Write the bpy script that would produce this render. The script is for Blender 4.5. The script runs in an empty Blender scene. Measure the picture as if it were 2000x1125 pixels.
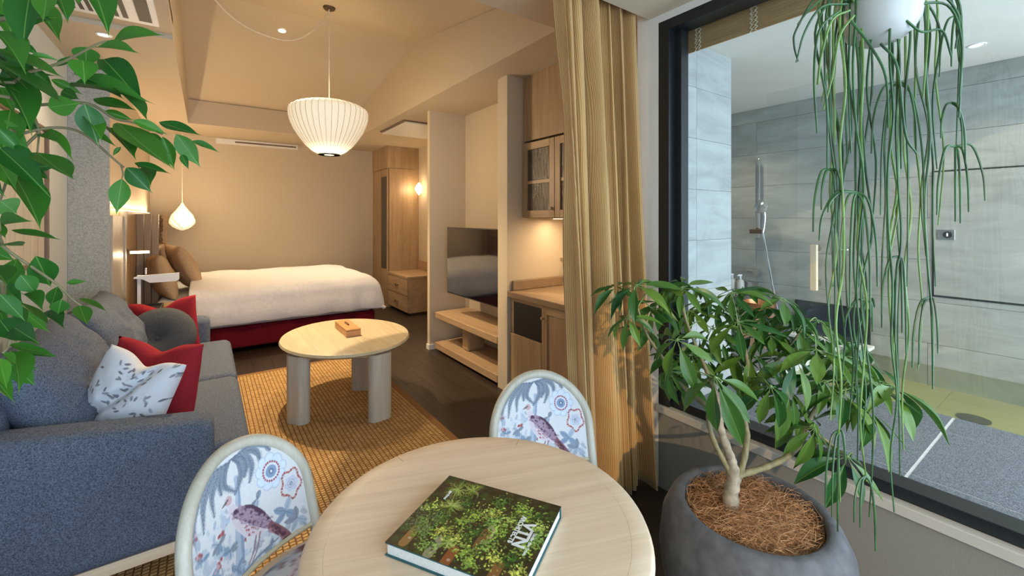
import bpy, bmesh, math, random
import numpy as np
from mathutils import Vector, Matrix, noise as mnoise
random.seed(7)
rng = np.random.default_rng(7)
C = bpy.context.scene.collection
PI = math.pi

# ------------------------------------------------------------------ camera
FPX, U0, V0, ZC = 840.0, 1000.0, 427.0, 1.45
TH = math.atan(598 / 840)
FW = Vector((math.sin(TH), math.cos(TH), 0)); RT = Vector((math.cos(TH), -math.sin(TH), 0)); UP = Vector((0, 0, 1))
cam_d = bpy.data.cameras.new('camera'); cam = bpy.data.objects.new('camera', cam_d); C.objects.link(cam)
cam_d.sensor_width = 36; cam_d.sensor_fit = 'HORIZONTAL'; cam_d.lens = 36 * FPX / 2000
cam_d.shift_y = -(562.5 - V0) / 2000
cam_d.clip_start = 0.02
cam.location = (0, 0, ZC); cam.rotation_euler = (PI / 2, 0, -TH)
bpy.context.scene.camera = cam

# ------------------------------------------------------------------ world, sun, daylight, exposure
sc = bpy.context.scene
sc.view_settings.view_transform = 'Standard'; sc.view_settings.look = 'None'
sc.view_settings.gamma = 1.0; sc.view_settings.use_curve_mapping = False
sc.view_settings.exposure = 0.12
world = bpy.data.worlds.new('sky'); sc.world = world; world.use_nodes = True
wb = world.node_tree.nodes['Background']; wb.inputs[0].default_value = (0.62, 0.79, 1.0, 1); wb.inputs[1].default_value = 6.2

def add_light(name, kind, loc, power, color, rot=(0, 0, 0), **kw):
    d = bpy.data.lights.new(name, kind); d.energy = power; d.color = color
    for k, v in kw.items(): setattr(d, k, v)
    o = bpy.data.objects.new(name, d); C.objects.link(o); o.location = loc; o.rotation_euler = rot
    return o
# late, warm sun from behind and left of the camera, through the rear window
sun = add_light('sun', 'SUN', (-3, -5, 4), 1.5, (1.0, 0.70, 0.38), angle=math.radians(0.6))
sun.rotation_euler = Vector((0.55, 0.80, -0.36)).to_track_quat('-Z', 'Y').to_euler()
def portal(name, loc, rot, sx, sy):
    o = add_light(name, 'AREA', loc, 1, (1, 1, 1), rot, shape='RECTANGLE', size=sx, size_y=sy)
    o.data.cycles.is_portal = True
portal('rear_window_portal', (0.6, -1.58, 1.25), (PI / 2, 0, 0), 2.5, 2.4)
portal('bath_opening_portal', (3.2, -.58, 1.4), (PI / 2, 0, 0), 2.2, 2.1)
WARM = (1.0, 0.745, 0.47)

def at(u, v, x=None, y=None, z=None, f=None):
    """the point seen at (u, v) of the 2000 x 1125 frame that lies at a given x, y, height or distance"""
    d = FW + RT * ((u - U0) / FPX) + UP * ((V0 - v) / FPX)
    t = f if f is not None else (x / d.x if x is not None else (y / d.y if y is not None else (z - ZC) / d.z))
    return Vector((d.x * t, d.y * t, ZC + d.z * t))

# ------------------------------------------------------------------ materials
def lin(c):
    return tuple(((x / 12.92) if x <= 0.04045 else ((x + 0.055) / 1.055) ** 2.4) for x in c)
def s8(r, g, b): return lin((r / 255, g / 255, b / 255))
MATS = {}
class NT:
    def __init__(s, name):
        s.m = bpy.data.materials.new(name); s.m.use_nodes = True; s.t = s.m.node_tree
        s.b = s.t.nodes['Principled BSDF']; s.out = s.t.nodes['Material Output']; MATS[name] = s.m
    def n(s, typ, **kw):
        nd = s.t.nodes.new(typ)
        for k, v in kw.items():
            if k in nd.inputs: nd.inputs[k].default_value = v
            else: setattr(nd, k, v)
        return nd
    def l(s, a, b): s.t.links.new(a, b)
    def coord(s, scale=(1, 1, 1), kind='Object', rot=(0, 0, 0)):
        tc = s.n('ShaderNodeTexCoord'); mp = s.n('ShaderNodeMapping'); mp.inputs['Scale'].default_value = scale; mp.inputs['Rotation'].default_value = rot
        s.l(tc.outputs[kind], mp.inputs['Vector']); return mp.outputs['Vector']
    def noise(s, vec, scale, detail=3, rough=.5, dist=0):
        nz = s.n('ShaderNodeTexNoise'); nz.inputs['Scale'].default_value = scale; nz.inputs['Detail'].default_value = detail
        nz.inputs['Roughness'].default_value = rough; nz.inputs['Distortion'].default_value = dist; s.l(vec, nz.inputs['Vector']); return nz.outputs['Fac']
    def ramp(s, fac, stops):
        r = s.n('ShaderNodeValToRGB'); e = r.color_ramp.elements
        while len(e) < len(stops): e.new(0.5)
        for i, (p, c) in enumerate(stops): e[i].position = p; e[i].color = (*c, 1) if len(c) == 3 else c
        s.l(fac, r.inputs['Fac']); return r.outputs['Color']
    def bump(s, fac, strength, dist=.002):
        b = s.n('ShaderNodeBump'); b.inputs['Strength'].default_value = strength; b.inputs['Distance'].default_value = dist
        s.l(fac, b.inputs['Height']); s.l(b.outputs['Normal'], s.b.inputs['Normal'])
    def p(s, **kw):
        for k, v in kw.items(): s.b.inputs[k.replace('_', ' ')].default_value = v
        return s
def plain(name, col, rough=.5, metallic=0., nscale=None, namt=.12, bump=None, stretch=(1, 1, 1), **kw):
    s = NT(name); s.p(Roughness=rough, Metallic=metallic, **kw)
    ns = nscale or 30
    vec = s.coord(stretch); fac = s.noise(vec, ns, 4)
    a = tuple(max(0, c * (1 - namt)) for c in col); b = tuple(min(1, c * (1 + namt)) for c in col)
    s.l(s.ramp(fac, [(.3, a), (.7, b)]), s.b.inputs['Base Color'])
    if bump: s.bump(s.noise(vec, bump[0], 3), bump[1], bump[2] if len(bump) > 2 else .002)
    return s.m
def wood(name, c1, c2, axis=0, rough=.45, scale=1.0, spread=14):
    s = NT(name); s.p(Roughness=rough)
    st = [spread * scale] * 3; st[axis] = 1.1 * scale
    vec = s.coord(tuple(st)); f1 = s.noise(vec, 1.0, 6, .62, .9)
    st2 = [160 * scale] * 3; st2[axis] = 4 * scale
    f2 = s.noise(s.coord(tuple(st2)), 1.0, 3, .6)
    mx = s.n('ShaderNodeMath', operation='MULTIPLY_ADD'); s.l(f2, mx.inputs[0]); mx.inputs[1].default_value = .35; 
    m2 = s.n('ShaderNodeMath', operation='MULTIPLY'); s.l(f1, m2.inputs[0]); m2.inputs[1].default_value = .75; s.l(m2.outputs[0], mx.inputs[2])
    mid = tuple((a + b) / 2 for a, b in zip(c1, c2))
    s.l(s.ramp(mx.outputs[0], [(.34, c1), (.55, mid), (.74, c2)]), s.b.inputs['Base Color'])
    s.bump(f2, .12, .001); return s.m
def emit(name, col, strength, rough=.5):
    s = NT(name); s.p(Roughness=rough); s.b.inputs['Base Color'].default_value = (*col, 1)
    s.b.inputs['Emission Color'].default_value = (*col, 1); s.b.inputs['Emission Strength'].default_value = strength; return s.m
def vcol(name, rough=.8, bumpscale=None, sheen=0):
    s = NT(name); s.p(Roughness=rough); a = s.n('ShaderNodeVertexColor'); a.layer_name = 'Col'
    vec = s.coord(); f = s.noise(vec, 300, 2)
    mx = s.n('ShaderNodeMix', data_type='RGBA', blend_type='MULTIPLY'); mx.inputs[0].default_value = .35
    s.l(a.outputs['Color'], mx.inputs[6]); s.l(s.ramp(f, [(.3, (.75, .75, .75)), (.7, (1, 1, 1))]), mx.inputs[7])
    s.l(mx.outputs[2], s.b.inputs['Base Color'])
    if bumpscale: s.bump(s.noise(vec, bumpscale, 2), .25, .0015)
    return s.m
def glass(name, tint=(1, 1, 1), extra=.0, rough=0.0, ior=1.45):
    s = NT(name); s.t.nodes.remove(s.b)
    tr = s.n('ShaderNodeBsdfTransparent'); tr.inputs[0].default_value = (*tint, 1)
    gl = s.n('ShaderNodeBsdfGlossy'); gl.inputs['Roughness'].default_value = rough
    r0 = ((ior - 1) / (ior + 1)) ** 2; lw = s.n('ShaderNodeLayerWeight'); lw.inputs['Blend'].default_value = .5
    pw = s.n('ShaderNodeMath', operation='POWER'); s.l(lw.outputs['Facing'], pw.inputs[0]); pw.inputs[1].default_value = 5
    ad = s.n('ShaderNodeMath', operation='MULTIPLY_ADD'); s.l(pw.outputs[0], ad.inputs[0]); ad.inputs[1].default_value = 1 - r0; ad.inputs[2].default_value = r0 + extra
    mx = s.n('ShaderNodeMixShader'); s.l(ad.outputs[0], mx.inputs[0]); s.l(tr.outputs[0], mx.inputs[1]); s.l(gl.outputs[0], mx.inputs[2])
    s.l(mx.outputs[0], s.out.inputs['Surface']); return s.m
def woven(name, c1, c2, scale=220, rough=.95, mott=18):
    s = NT(name); s.p(Roughness=rough); s.b.inputs['Specular IOR Level'].default_value = .15
    vec = s.coord(); f = s.noise(vec, scale, 4, .75)
    s.l(s.ramp(f, [(.32, c1), (.68, c2)]), s.b.inputs['Base Color'])
    s.bump(s.noise(vec, scale * 1.3, 3, .7), .45, .003); return s.m

WALLC = (.62, .525, .385)
def wallpaper(name, col):
    s = NT(name); s.p(Roughness=.92); s.b.inputs['Specular IOR Level'].default_value = .1
    f = s.noise(s.coord((60, 60, 8)), 6, 3, .6)
    s.l(s.ramp(f, [(.3, tuple(c * .94 for c in col)), (.7, tuple(min(1, c * 1.05) for c in col))]), s.b.inputs['Base Color'])
    s.bump(f, .12, .001); return s.m
wallpaper('wallpaper', WALLC); wallpaper('ceiling_paint', (.58, .485, .355)); wallpaper('grey_wall', (.50, .545, .54)); wallpaper('sill_wall', (.23, .215, .18)); plain('sill_trim', (.46, .42, .35), .5, nscale=8, namt=.04)
plain('white_trim', (.78, .76, .70), .5, nscale=8, namt=.03); plain('bath_ceiling', (.68, .63, .55), .8, nscale=4, namt=.03)
wood('oak_z', (.30, .19, .10), (.50, .35, .20), 2); wood('oak_y', (.33, .21, .11), (.53, .37, .22), 1); wood('oak_x', (.33, .21, .11), (.53, .37, .22), 0)
wood('pale_oak_z', (.42, .38, .29), (.62, .57, .46), 2); wood('pale_oak_y', (.45, .37, .22), (.66, .56, .36), 1); wood('pale_oak_x', (.70, .50, .325), (.86, .66, .465), 0, spread=26)
wood('counter_wood', (.23, .15, .09), (.36, .25, .15), 1); wood('box_wood', (.48, .22, .08), (.66, .34, .13), 1, scale=3)
wood('mid_oak', (.22, .145, .08), (.36, .25, .145), 2); wood('dark_oak', (.10, .062, .035), (.20, .125, .07), 2); wood('grey_oak', (.34, .31, .26), (.52, .48, .41), 2)
wood('floor_wood', (.020, .013, .009), (.050, .034, .024), 1, .42)
wood('handle_wood', (.62, .45, .28), (.78, .62, .42), 2)
woven('sofa_wool', (.024, .031, .048), (.195, .228, .295), 210); woven('round_cushion_wool', (.035, .037, .042), (.11, .115, .125), 260)
woven('red_wool', (.21, .012, .020), (.40, .030, .042), 300); woven('red_velvet', (.13, .006, .014), (.20, .012, .022), 90)
woven('column_fabric', (.25, .255, .235), (.48, .485, .455), 120); woven('bed_linen', (.80, .79, .80), (.90, .89, .90), 30); woven('mattress_white', (.66, .70, .78), (.76, .80, .86), 30)
woven('pillow_tan', (.48, .33, .19), (.58, .42, .26), 40)
woven('coir', (.22, .10, .042), (.52, .29, .14), 60)
plain('black_frame', (.010, .012, .014), .35, nscale=10); plain('black_matt', (.012, .012, .012), .5); plain('dark_tray', (.03, .028, .026), .4)
plain('chrome', (.75, .76, .78), .08, 1.0, namt=.02); plain('brushed_steel', (.55, .55, .54), .3, 1.0, namt=.05); plain('bronze', (.16, .10, .06), .35, .8)
plain('white_metal', (.80, .80, .80), .4, namt=.02); plain('white_ceramic', (.47, .455, .41), .35, nscale=6, namt=.03); plain('paper', (.80, .78, .72), .8, nscale=200, namt=.06)
plain('teal_board', (.02, .10, .11), .4); plain('copper', (.55, .24, .10), .3, .8)
plain('pot_clay', (.085, .085, .088), .75, nscale=25, namt=.25, bump=(60, .35, .004)); plain('engraved', (.03, .03, .03), .8)
plain('granite', (.135, .140, .150), .75, nscale=260, namt=.85); plain('grout', (.58, .56, .52), .8); plain('tub_tile', (.46, .40, .21), .5, nscale=3, namt=.10)
plain('bark', (.25, .205, .14), .85, nscale=40, namt=.35, bump=(70, .5, .004)); plain('young_stem', (.17, .14, .06), .7, nscale=50, namt=.2)
plain('rhipsalis_green', (.026, .085, .020), .42, nscale=14, namt=.55); plain('rhipsalis_light', (.12, .22, .045), .42, nscale=14, namt=.35)
plain('petiole_green', (.13, .22, .06), .5, nscale=20, namt=.2); plain('pale_cord', (.80, .74, .56), .6)
def stone_tile(name, base):
    s = NT(name); s.p(Roughness=.42)
    oi = s.n('ShaderNodeObjectInfo'); tc = s.n('ShaderNodeTexCoord'); ad = s.n('ShaderNodeVectorMath', operation='ADD')
    mul = s.n('ShaderNodeVectorMath', operation='SCALE'); mul.inputs['Scale'].default_value = 30
    cb = s.n('ShaderNodeCombineXYZ'); s.l(oi.outputs['Random'], cb.inputs[0]); s.l(oi.outputs['Random'], cb.inputs[1]); s.l(cb.outputs[0], mul.inputs[0])
    s.l(tc.outputs['Object'], ad.inputs[0]); s.l(mul.outputs[0], ad.inputs[1])
    mp = s.n('ShaderNodeMapping'); mp.inputs['Scale'].default_value = (.9, .9, 3.2); mp.inputs['Rotation'].default_value = (.25, .2, 0); s.l(ad.outputs[0], mp.inputs['Vector'])
    f = s.noise(mp.outputs['Vector'], 2.6, 8, .62, .8); f2 = s.noise(mp.outputs['Vector'], 40, 3)
    c = s.ramp(f, [(.25, tuple(x * .72 for x in base)), (.5, base), (.62, tuple(x * 1.12 for x in base)), (.66, tuple(min(1, x * 1.22) for x in base)), (.70, tuple(x * 1.1 for x in base))])
    s.l(c, s.b.inputs['Base Color']); s.bump(f2, .1, .001); return s.m
stone_tile('wall_stone', (.29, .297, .270)); stone_tile('wall_stone_light', (.36, .372, .355))
def leaf_mat(name, c1, c2, rib, rough=.28, trans=.25):
    s = NT(name); s.p(Roughness=rough); s.b.inputs['Specular IOR Level'].default_value = .35
    oi = s.n('ShaderNodeObjectInfo'); tc = s.n('ShaderNodeTexCoord'); sx = s.n('ShaderNodeSeparateXYZ'); s.l(tc.outputs['Object'], sx.inputs[0])
    ab = s.n('ShaderNodeMath', operation='ABSOLUTE'); s.l(sx.outputs[0], ab.inputs[0])
    base = s.ramp(oi.outputs['Random'], [(0, c1), (1, c2)])
    lt = s.ramp(ab.outputs[0], [(.008, (.8, .8, .8)), (.022, (0, 0, 0))])
    mx = s.n('ShaderNodeMix', data_type='RGBA'); s.l(lt, mx.inputs[0]); s.l(base, mx.inputs[6]); mx.inputs[7].default_value = (*rib, 1)
    s.l(mx.outputs[2], s.b.inputs['Base Color'])
    tr = s.n('ShaderNodeBsdfTranslucent'); s.l(mx.outputs[2], tr.inputs[0]); ms = s.n('ShaderNodeMixShader'); ms.inputs[0].default_value = trans
    s.l(s.b.outputs[0], ms.inputs[1]); s.l(tr.outputs[0], ms.inputs[2]); s.l(ms.outputs[0], s.out.inputs['Surface']); return s.m
leaf_mat('ficus_leaf', (.014, .100, .012), (.060, .215, .016), (.16, .30, .06), .42); leaf_mat('schefflera_leaf', (.018, .090, .018), (.105, .200, .026), (.17, .26, .06), .33)
def rug_mat():
    s = NT('sisal'); s.p(Roughness=.95); s.b.inputs['Specular IOR Level'].default_value = .1
    vec = s.coord(rot=(0, 0, PI / 2))
    br = s.n('ShaderNodeTexBrick'); s.l(vec, br.inputs['Vector']); br.inputs['Scale'].default_value = 1.0
    br.inputs['Brick Width'].default_value = .021; br.inputs['Row Height'].default_value = .027; br.inputs['Mortar Size'].default_value = .0042; br.inputs['Mortar Smooth'].default_value = .9
    br.inputs['Color1'].default_value = (*s8(228, 190, 132), 1); br.inputs['Color2'].default_value = (*s8(200, 158, 104), 1); br.inputs['Mortar'].default_value = (*s8(134, 98, 60), 1)
    f = s.noise(s.coord(), 160, 3); mx = s.n('ShaderNodeMix', data_type='RGBA', blend_type='MULTIPLY'); mx.inputs[0].default_value = .6
    s.l(br.outputs['Color'], mx.inputs[6]); s.l(s.ramp(f, [(.3, (.55, .55, .55)), (.7, (1, 1, 1))]), mx.inputs[7]); s.l(mx.outputs[2], s.b.inputs['Base Color'])
    inv = s.n('ShaderNodeMath', operation='SUBTRACT'); inv.inputs[0].default_value = 1; s.l(br.outputs['Fac'], inv.inputs[1]); s.bump(inv.outputs[0], .8, .006)
rug_mat(); woven('rug_border', (.24, .12, .045), (.34, .18, .075), 400)
def curtain_mat():
    s = NT('curtain_corduroy'); s.p(Roughness=.85); s.b.inputs['Sheen Weight'].default_value = .25; s.b.inputs['Specular IOR Level'].default_value = .1
    tc = s.n('ShaderNodeTexCoord'); w = s.n('ShaderNodeTexWave'); w.bands_direction = 'X'; w.inputs['Scale'].default_value = 30; w.inputs['Distortion'].default_value = 0
    s.l(tc.outputs['UV'], w.inputs['Vector'])
    f = s.noise(s.coord(), 3, 2)
    mx = s.n('ShaderNodeMix', data_type='RGBA', blend_type='MULTIPLY'); mx.inputs[0].default_value = .55
    s.l(s.ramp(f, [(.3, (.50, .295, .105)), (.7, (.60, .37, .15))]), mx.inputs[6]); s.l(s.ramp(w.outputs['Fac'], [(.1, (.55, .5, .45)), (.6, (1, 1, 1))]), mx.inputs[7])
    s.l(mx.outputs[2], s.b.inputs['Base Color']); s.bump(w.outputs['Fac'], .5, .003)
curtain_mat()
def bamboo_mat():
    s = NT('bamboo'); s.p(Roughness=.6); f = s.noise(s.coord((2, 2, 400)), 1.5, 3)
    s.l(s.ramp(f, [(.3, (.26, .135, .05)), (.5, (.42, .25, .11)), (.7, (.54, .34, .16))]), s.b.inputs['Base Color'])
bamboo_mat()
def screen_mat():
    s = NT('tv_screen'); s.p(Roughness=.06); s.b.inputs['Base Color'].default_value = (.006, .006, .008, 1); s.b.inputs['IOR'].default_value = 1.9
    s.b.inputs['Coat Weight'].default_value = .5; s.b.inputs['Coat Roughness'].default_value = .05
screen_mat()
def reeded():
    s = NT('reeded_glass'); s.p(Roughness=.15); f = s.noise(s.coord((1, 130, 5)), 1.4, 3, .7)
    s.l(s.ramp(f, [(.3, (.030, .023, .015)), (.6, (.10, .08, .05)), (.75, (.22, .18, .12))]), s.b.inputs['Base Color']); s.bump(f, .6, .004)
reeded()
glass('window_glass', (.96, .98, .97), 0.0); glass('clear_glass', (.98, .99, .99), .0); glass('water', (.93, .95, .85), 0.0, ior=1.33)
plain('dark_glass', (.012, .018, .03), .05); plain('wardrobe_glass', (.055, .045, .035), .12)
def shade_mat(name, col, strength, base=(.85, .78, .62)):
    s = NT(name); s.p(Roughness=.7); s.b.inputs['Base Color'].default_value = (*base, 1)
    s.b.inputs['Emission Color'].default_value = (*col, 1); s.b.inputs['Emission Strength'].default_value = strength; return s.m
shade_mat('lamp_shade_glow', (1.0, .80, .52), .50); shade_mat('bud_glow', (1.0, .80, .50), .50); shade_mat('shade_rib', (1.0, .70, .40), .12, (.32, .26, .17))
emit('lamp_opening', (1.0, .84, .58), 2.0); emit('downlight_glow', (1.0, .82, .55), 14); emit('led_strip', (1.0, .76, .40), 9); emit('sconce_glow', (1.0, .74, .40), 5)
vcol('chair_print', .85, 500); vcol('book_print', .35); vcol('cushion_print', .9, 300); vcol('art_print', .6)

# ------------------------------------------------------------------ mesh helpers
class MB:
    def __init__(s): s.v = []; s.f = []; s.uv = None; s.col = None
    def add(s, vs, fs):
        o = len(s.v); s.v += [Vector(p) for p in vs]; s.f += [tuple(i + o for i in f) for f in fs]; return s
    def box(s, x0, x1, y0, y1, z0, z1, bev=0, seg=2):
        bm = bmesh.new(); bmesh.ops.create_cube(bm, size=1)
        for v in bm.verts: v.co = Vector(((x0 + x1) / 2 + v.co.x * (x1 - x0), (y0 + y1) / 2 + v.co.y * (y1 - y0), (z0 + z1) / 2 + v.co.z * (z1 - z0)))
        if bev: bmesh.ops.bevel(bm, geom=bm.edges[:], offset=min(bev, .49 * min(abs(x1 - x0), abs(y1 - y0), abs(z1 - z0))), segments=seg, affect='EDGES', profile=.5, clamp_overlap=True)
        s.bm(bm); return s
    def bm(s, bm):
        bm.verts.index_update(); s.add([v.co.copy() for v in bm.verts], [[v.index for v in f.verts] for f in bm.faces]); bm.free()
    def tube(s, pts, r, n=8, cap=True):
        pts = [Vector(p) for p in pts]; rs = r if isinstance(r, (list, tuple)) else [r] * len(pts)
        vs = []; fs = []; prev = None
        for i, p in enumerate(pts):
            d = (pts[min(i + 1, len(pts) - 1)] - pts[max(i - 1, 0)]).normalized()
            if prev is None: a = d.orthogonal().normalized()
            else: a = (prev - d * prev.dot(d)); a = a.normalized() if a.length > 1e-6 else d.orthogonal().normalized()
            prev = a; b = d.cross(a)
            for k in range(n): vs.append(p + (a * math.cos(2 * PI * k / n) + b * math.sin(2 * PI * k / n)) * rs[i])
        for i in range(len(pts) - 1):
            for k in range(n): fs.append((i * n + k, i * n + (k + 1) % n, (i + 1) * n + (k + 1) % n, (i + 1) * n + k))
        if cap: fs.append(tuple(range(n))[::-1]); fs.append(tuple((len(pts) - 1) * n + k for k in range(n)))
        return s.add(vs, fs)
    def lathe(s, prof, n=32, c=(0, 0, 0), fn=None, sx=1, sy=1):
        c = Vector(c); vs = []; fs = []
        for i, (r, z) in enumerate(prof):
            for k in range(n):
                a = 2 * PI * k / n; rr = r * (fn(a, z, i / (len(prof) - 1)) if fn else 1)
                vs.append(c + Vector((rr * sx * math.cos(a), rr * sy * math.sin(a), z)))
        for i in range(len(prof) - 1):
            for k in range(n): fs.append((i * n + k, i * n + (k + 1) % n, (i + 1) * n + (k + 1) % n, (i + 1) * n + k))
        if prof[0][0] > 1e-5: fs.append(tuple(range(n))[::-1])
        if prof[-1][0] > 1e-5: fs.append(tuple((len(prof) - 1) * n + k for k in range(n)))
        return s.add(vs, fs)
    def prism(s, poly, z0, z1):
        n = len(poly); vs = [(x, y, z0) for x, y in poly] + [(x, y, z1) for x, y in poly]
        return s.add(vs, [tuple(range(n))[::-1], tuple(range(n, 2 * n))] + [(i, (i + 1) % n, n + (i + 1) % n, n + i) for i in range(n)])
    def grid(s, fn, nu, nv, uv=None):
        vs = [fn(i / nu, j / nv) for j in range(nv + 1) for i in range(nu + 1)]
        return s.add(vs, [(j * (nu + 1) + i, j * (nu + 1) + i + 1, (j + 1) * (nu + 1) + i + 1, (j + 1) * (nu + 1) + i) for j in range(nv) for i in range(nu)])
    def build(s, name, mat, parent=None, origin=None, smooth=False, angle=40):
        """coordinates are the world's; origin (or the parent's place) becomes the object's own zero"""
        off = Vector(origin) if origin is not None else (world_loc(parent) if parent is not None else Vector((0, 0, 0)))
        if origin is None and parent is None and s.v:
            xs = [p.x for p in s.v]; ys = [p.y for p in s.v]; off = Vector(((min(xs) + max(xs)) / 2, (min(ys) + max(ys)) / 2, min(p.z for p in s.v)))
        me = bpy.data.meshes.new(name); me.from_pydata([tuple(p - off) for p in s.v], [], s.f)
        me.validate(); 
        bm = bmesh.new(); bm.from_mesh(me); bmesh.ops.recalc_face_normals(bm, faces=bm.faces[:]); bm.to_mesh(me); bm.free()
        me.materials.append(MATS[mat])
        if smooth:
            me.polygons.foreach_set('use_smooth', [True] * len(me.polygons))
            if angle: me.set_sharp_from_angle(angle=math.radians(angle))
        if s.col is not None:
            ca = me.color_attributes.new('Col', 'FLOAT_COLOR', 'POINT'); arr = np.ones((len(me.vertices), 4), np.float32); arr[:, :3] = s.col; ca.data.foreach_set('color', arr.ravel())
        if s.uv is not None:
            ul = me.uv_layers.new(name='UVMap'); ix = np.zeros(len(me.loops), np.int32); me.loops.foreach_get('vertex_index', ix)
            ul.data.foreach_set('uv', np.asarray(s.uv, np.float32)[ix].ravel())
        o = bpy.data.objects.new(name, me); C.objects.link(o)
        if parent is not None:
            o.parent = parent; o.location = off - world_loc(parent)
        else: o.location = off
        return o
def world_loc(o):
    p = Vector((0, 0, 0))
    while o is not None: p = p + o.location; o = o.parent
    return p
def thing(name, label, cat, loc, group=None, rotz=0):
    o = bpy.data.objects.new(name, None); C.objects.link(o); o.location = loc; o.rotation_euler = (0, 0, rotz); o.empty_display_size = .1
    return tag(o, label, cat, group)
def tag(o, label, cat, group=None, kind=None):
    o['label'] = label; o['category'] = cat
    if group: o['group'] = group
    if kind: o['kind'] = kind
    return o
def struct(o, label, cat='structure'):
    o['kind'] = 'structure'; o['label'] = label; o['category'] = cat; return o
def B(*a, **k): return MB().box(*a, **k)
def smooth_path(pts, n=6):
    pts = [Vector(p) for p in pts]; P = [pts[0] * 2 - pts[1]] + pts + [pts[-1] * 2 - pts[-2]]; out = []
    for i in range(1, len(P) - 2):
        for k in range(n):
            t = k / n; a, b, c, d = P[i - 1], P[i], P[i + 1], P[i + 2]
            out.append(.5 * ((2 * b) + (c - a) * t + (2 * a - 5 * b + 4 * c - d) * t * t + (3 * b - a - 3 * c + d) * t ** 3))
    return out + [pts[-1]]
def text_mesh(name, txt, size, mat, parent, M, depth=.0006, bold=0.0, shear=0, spacing=1.0):
    cu = bpy.data.curves.new(name, 'FONT'); cu.body = txt; cu.size = size; cu.extrude = depth; cu.align_x = 'CENTER'; cu.align_y = 'CENTER'; cu.offset = bold; cu.space_character = spacing
    t = bpy.data.objects.new(name, cu); C.objects.link(t); bpy.context.view_layer.update()
    me = bpy.data.meshes.new_from_object(t.evaluated_get(bpy.context.evaluated_depsgraph_get())); bpy.data.objects.remove(t); bpy.data.curves.remove(cu)
    me.name = name; me.materials.clear(); me.materials.append(MATS[mat]); o = bpy.data.objects.new(name, me); C.objects.link(o); o.parent = parent
    o.matrix_local = M; return o

# ================================================================== the room shell
H = 2.65
YB = 7.73                                    # far wall
floor = struct(B(-1.0, 3.08, -1.72, YB + .12, -.12, -.012).build('floor', 'black_matt'), 'dark brown plank floor of the guest room', 'floor')
plank = None
for i in range(22):
    x0 = -.85 + i * .175
    for j in range(-1, 8):
        y0 = -1.6 + j * 1.2 + (i % 3) * .4; y1 = min(y0 + 1.2, YB); y0 = max(y0, -1.6)
        if y1 - y0 < .05: continue
        if x0 > 1.95 and y1 < 4.5: continue
        full = abs(y1 - y0 - 1.2) < 1e-4 and i < 21
        if full and plank is not None:
            o = plank.copy(); C.objects.link(o); o.location = Vector((x0 + .0875, (y0 + y1) / 2, -.012)) - world_loc(floor)
        else:
            o = B(x0 + .0008, min(x0 + .1742, 2.97), y0 + .001, y1 - .001, -.012, 0).build('plank', 'floor_wood', floor, origin=(x0 + .0875, (y0 + y1) / 2, -.012))
            if full: plank = o
struct(B(-.95, 3.07, YB, YB + .12, 0, H).build('wall_back', 'wallpaper'), 'cream papered end wall beyond the bed', 'wall')
struct(B(-.97, -.85, -1.6, 4.6, -.02, 2.72).build('wall_left', 'grey_wall'), 'pale grey wall behind the sofa', 'wall')
struct(B(-.97, -.63, 4.6, YB, 0, H).build('wall_left_bed', 'wallpaper'), 'cream wall rising above the wooden headboard', 'wall')
struct(B(-.85, -.615, 4.575, 4.6, 0, H, bev=.003).build('trim_1', 'column_fabric'), 'grey fabric covered wall end panel between sofa and headboard', 'wall panel')
struct(B(2.97, 3.07, 4.47, YB, 0, H).build('wall_right_entry', 'wallpaper'), 'cream wall of the entry beside the wardrobe', 'wall')
struct(B(2.47, 2.97, 3.09, 4.47, 0, H).build('wall_right_niche', 'wallpaper'), 'cream back wall of the television niche', 'wall')
w = struct(B(2.02, 2.97, 4.41, 4.47, 0, H).build('wall_right_partition', 'wallpaper'), 'cream partition wall at the far side of the television', 'wall')
B(2.006, 2.47, 4.396, 4.41, 0, .055).box(2.006, 2.02, 4.41, 4.47, 0, .055).build('baseboard', 'white_trim', w)
struct(B(2.05, 2.788, 2.95, 3.09, 0, H).build('wall_right_pier', 'wallpaper'), 'narrow cream pier between television and minibar', 'wall')
struct(B(2.75, 2.788, 1.58, 2.95, 0, H).build('wall_right_minibar', 'wallpaper'), 'cream back wall of the minibar recess', 'wall')
# window wall
WX = 2.0
struct(B(WX, WX + .10, -1.6, 1.4395, -.02, .445).build('wall_right', 'sill_wall'), 'low grey wall below the bathroom window', 'wall')
struct(B(WX - .02, WX + .07, -1.6, 1.4395, .41, .447, bev=.002).build('trim_2', 'sill_trim'), 'pale sill ledge along the bathroom window', 'window sill')
struct(B(WX, WX + .12, 1.44, 1.58, 0, 2.62).build('wall_right_jamb', 'white_trim'), 'white wall strip between curtain and window frame', 'wall')
struct(B(WX, WX + .12, -1.6, 1.44, 2.51, 2.70).build('wall_right_head', 'white_trim'), 'white wall strip above the bathroom window', 'wall')
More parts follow.
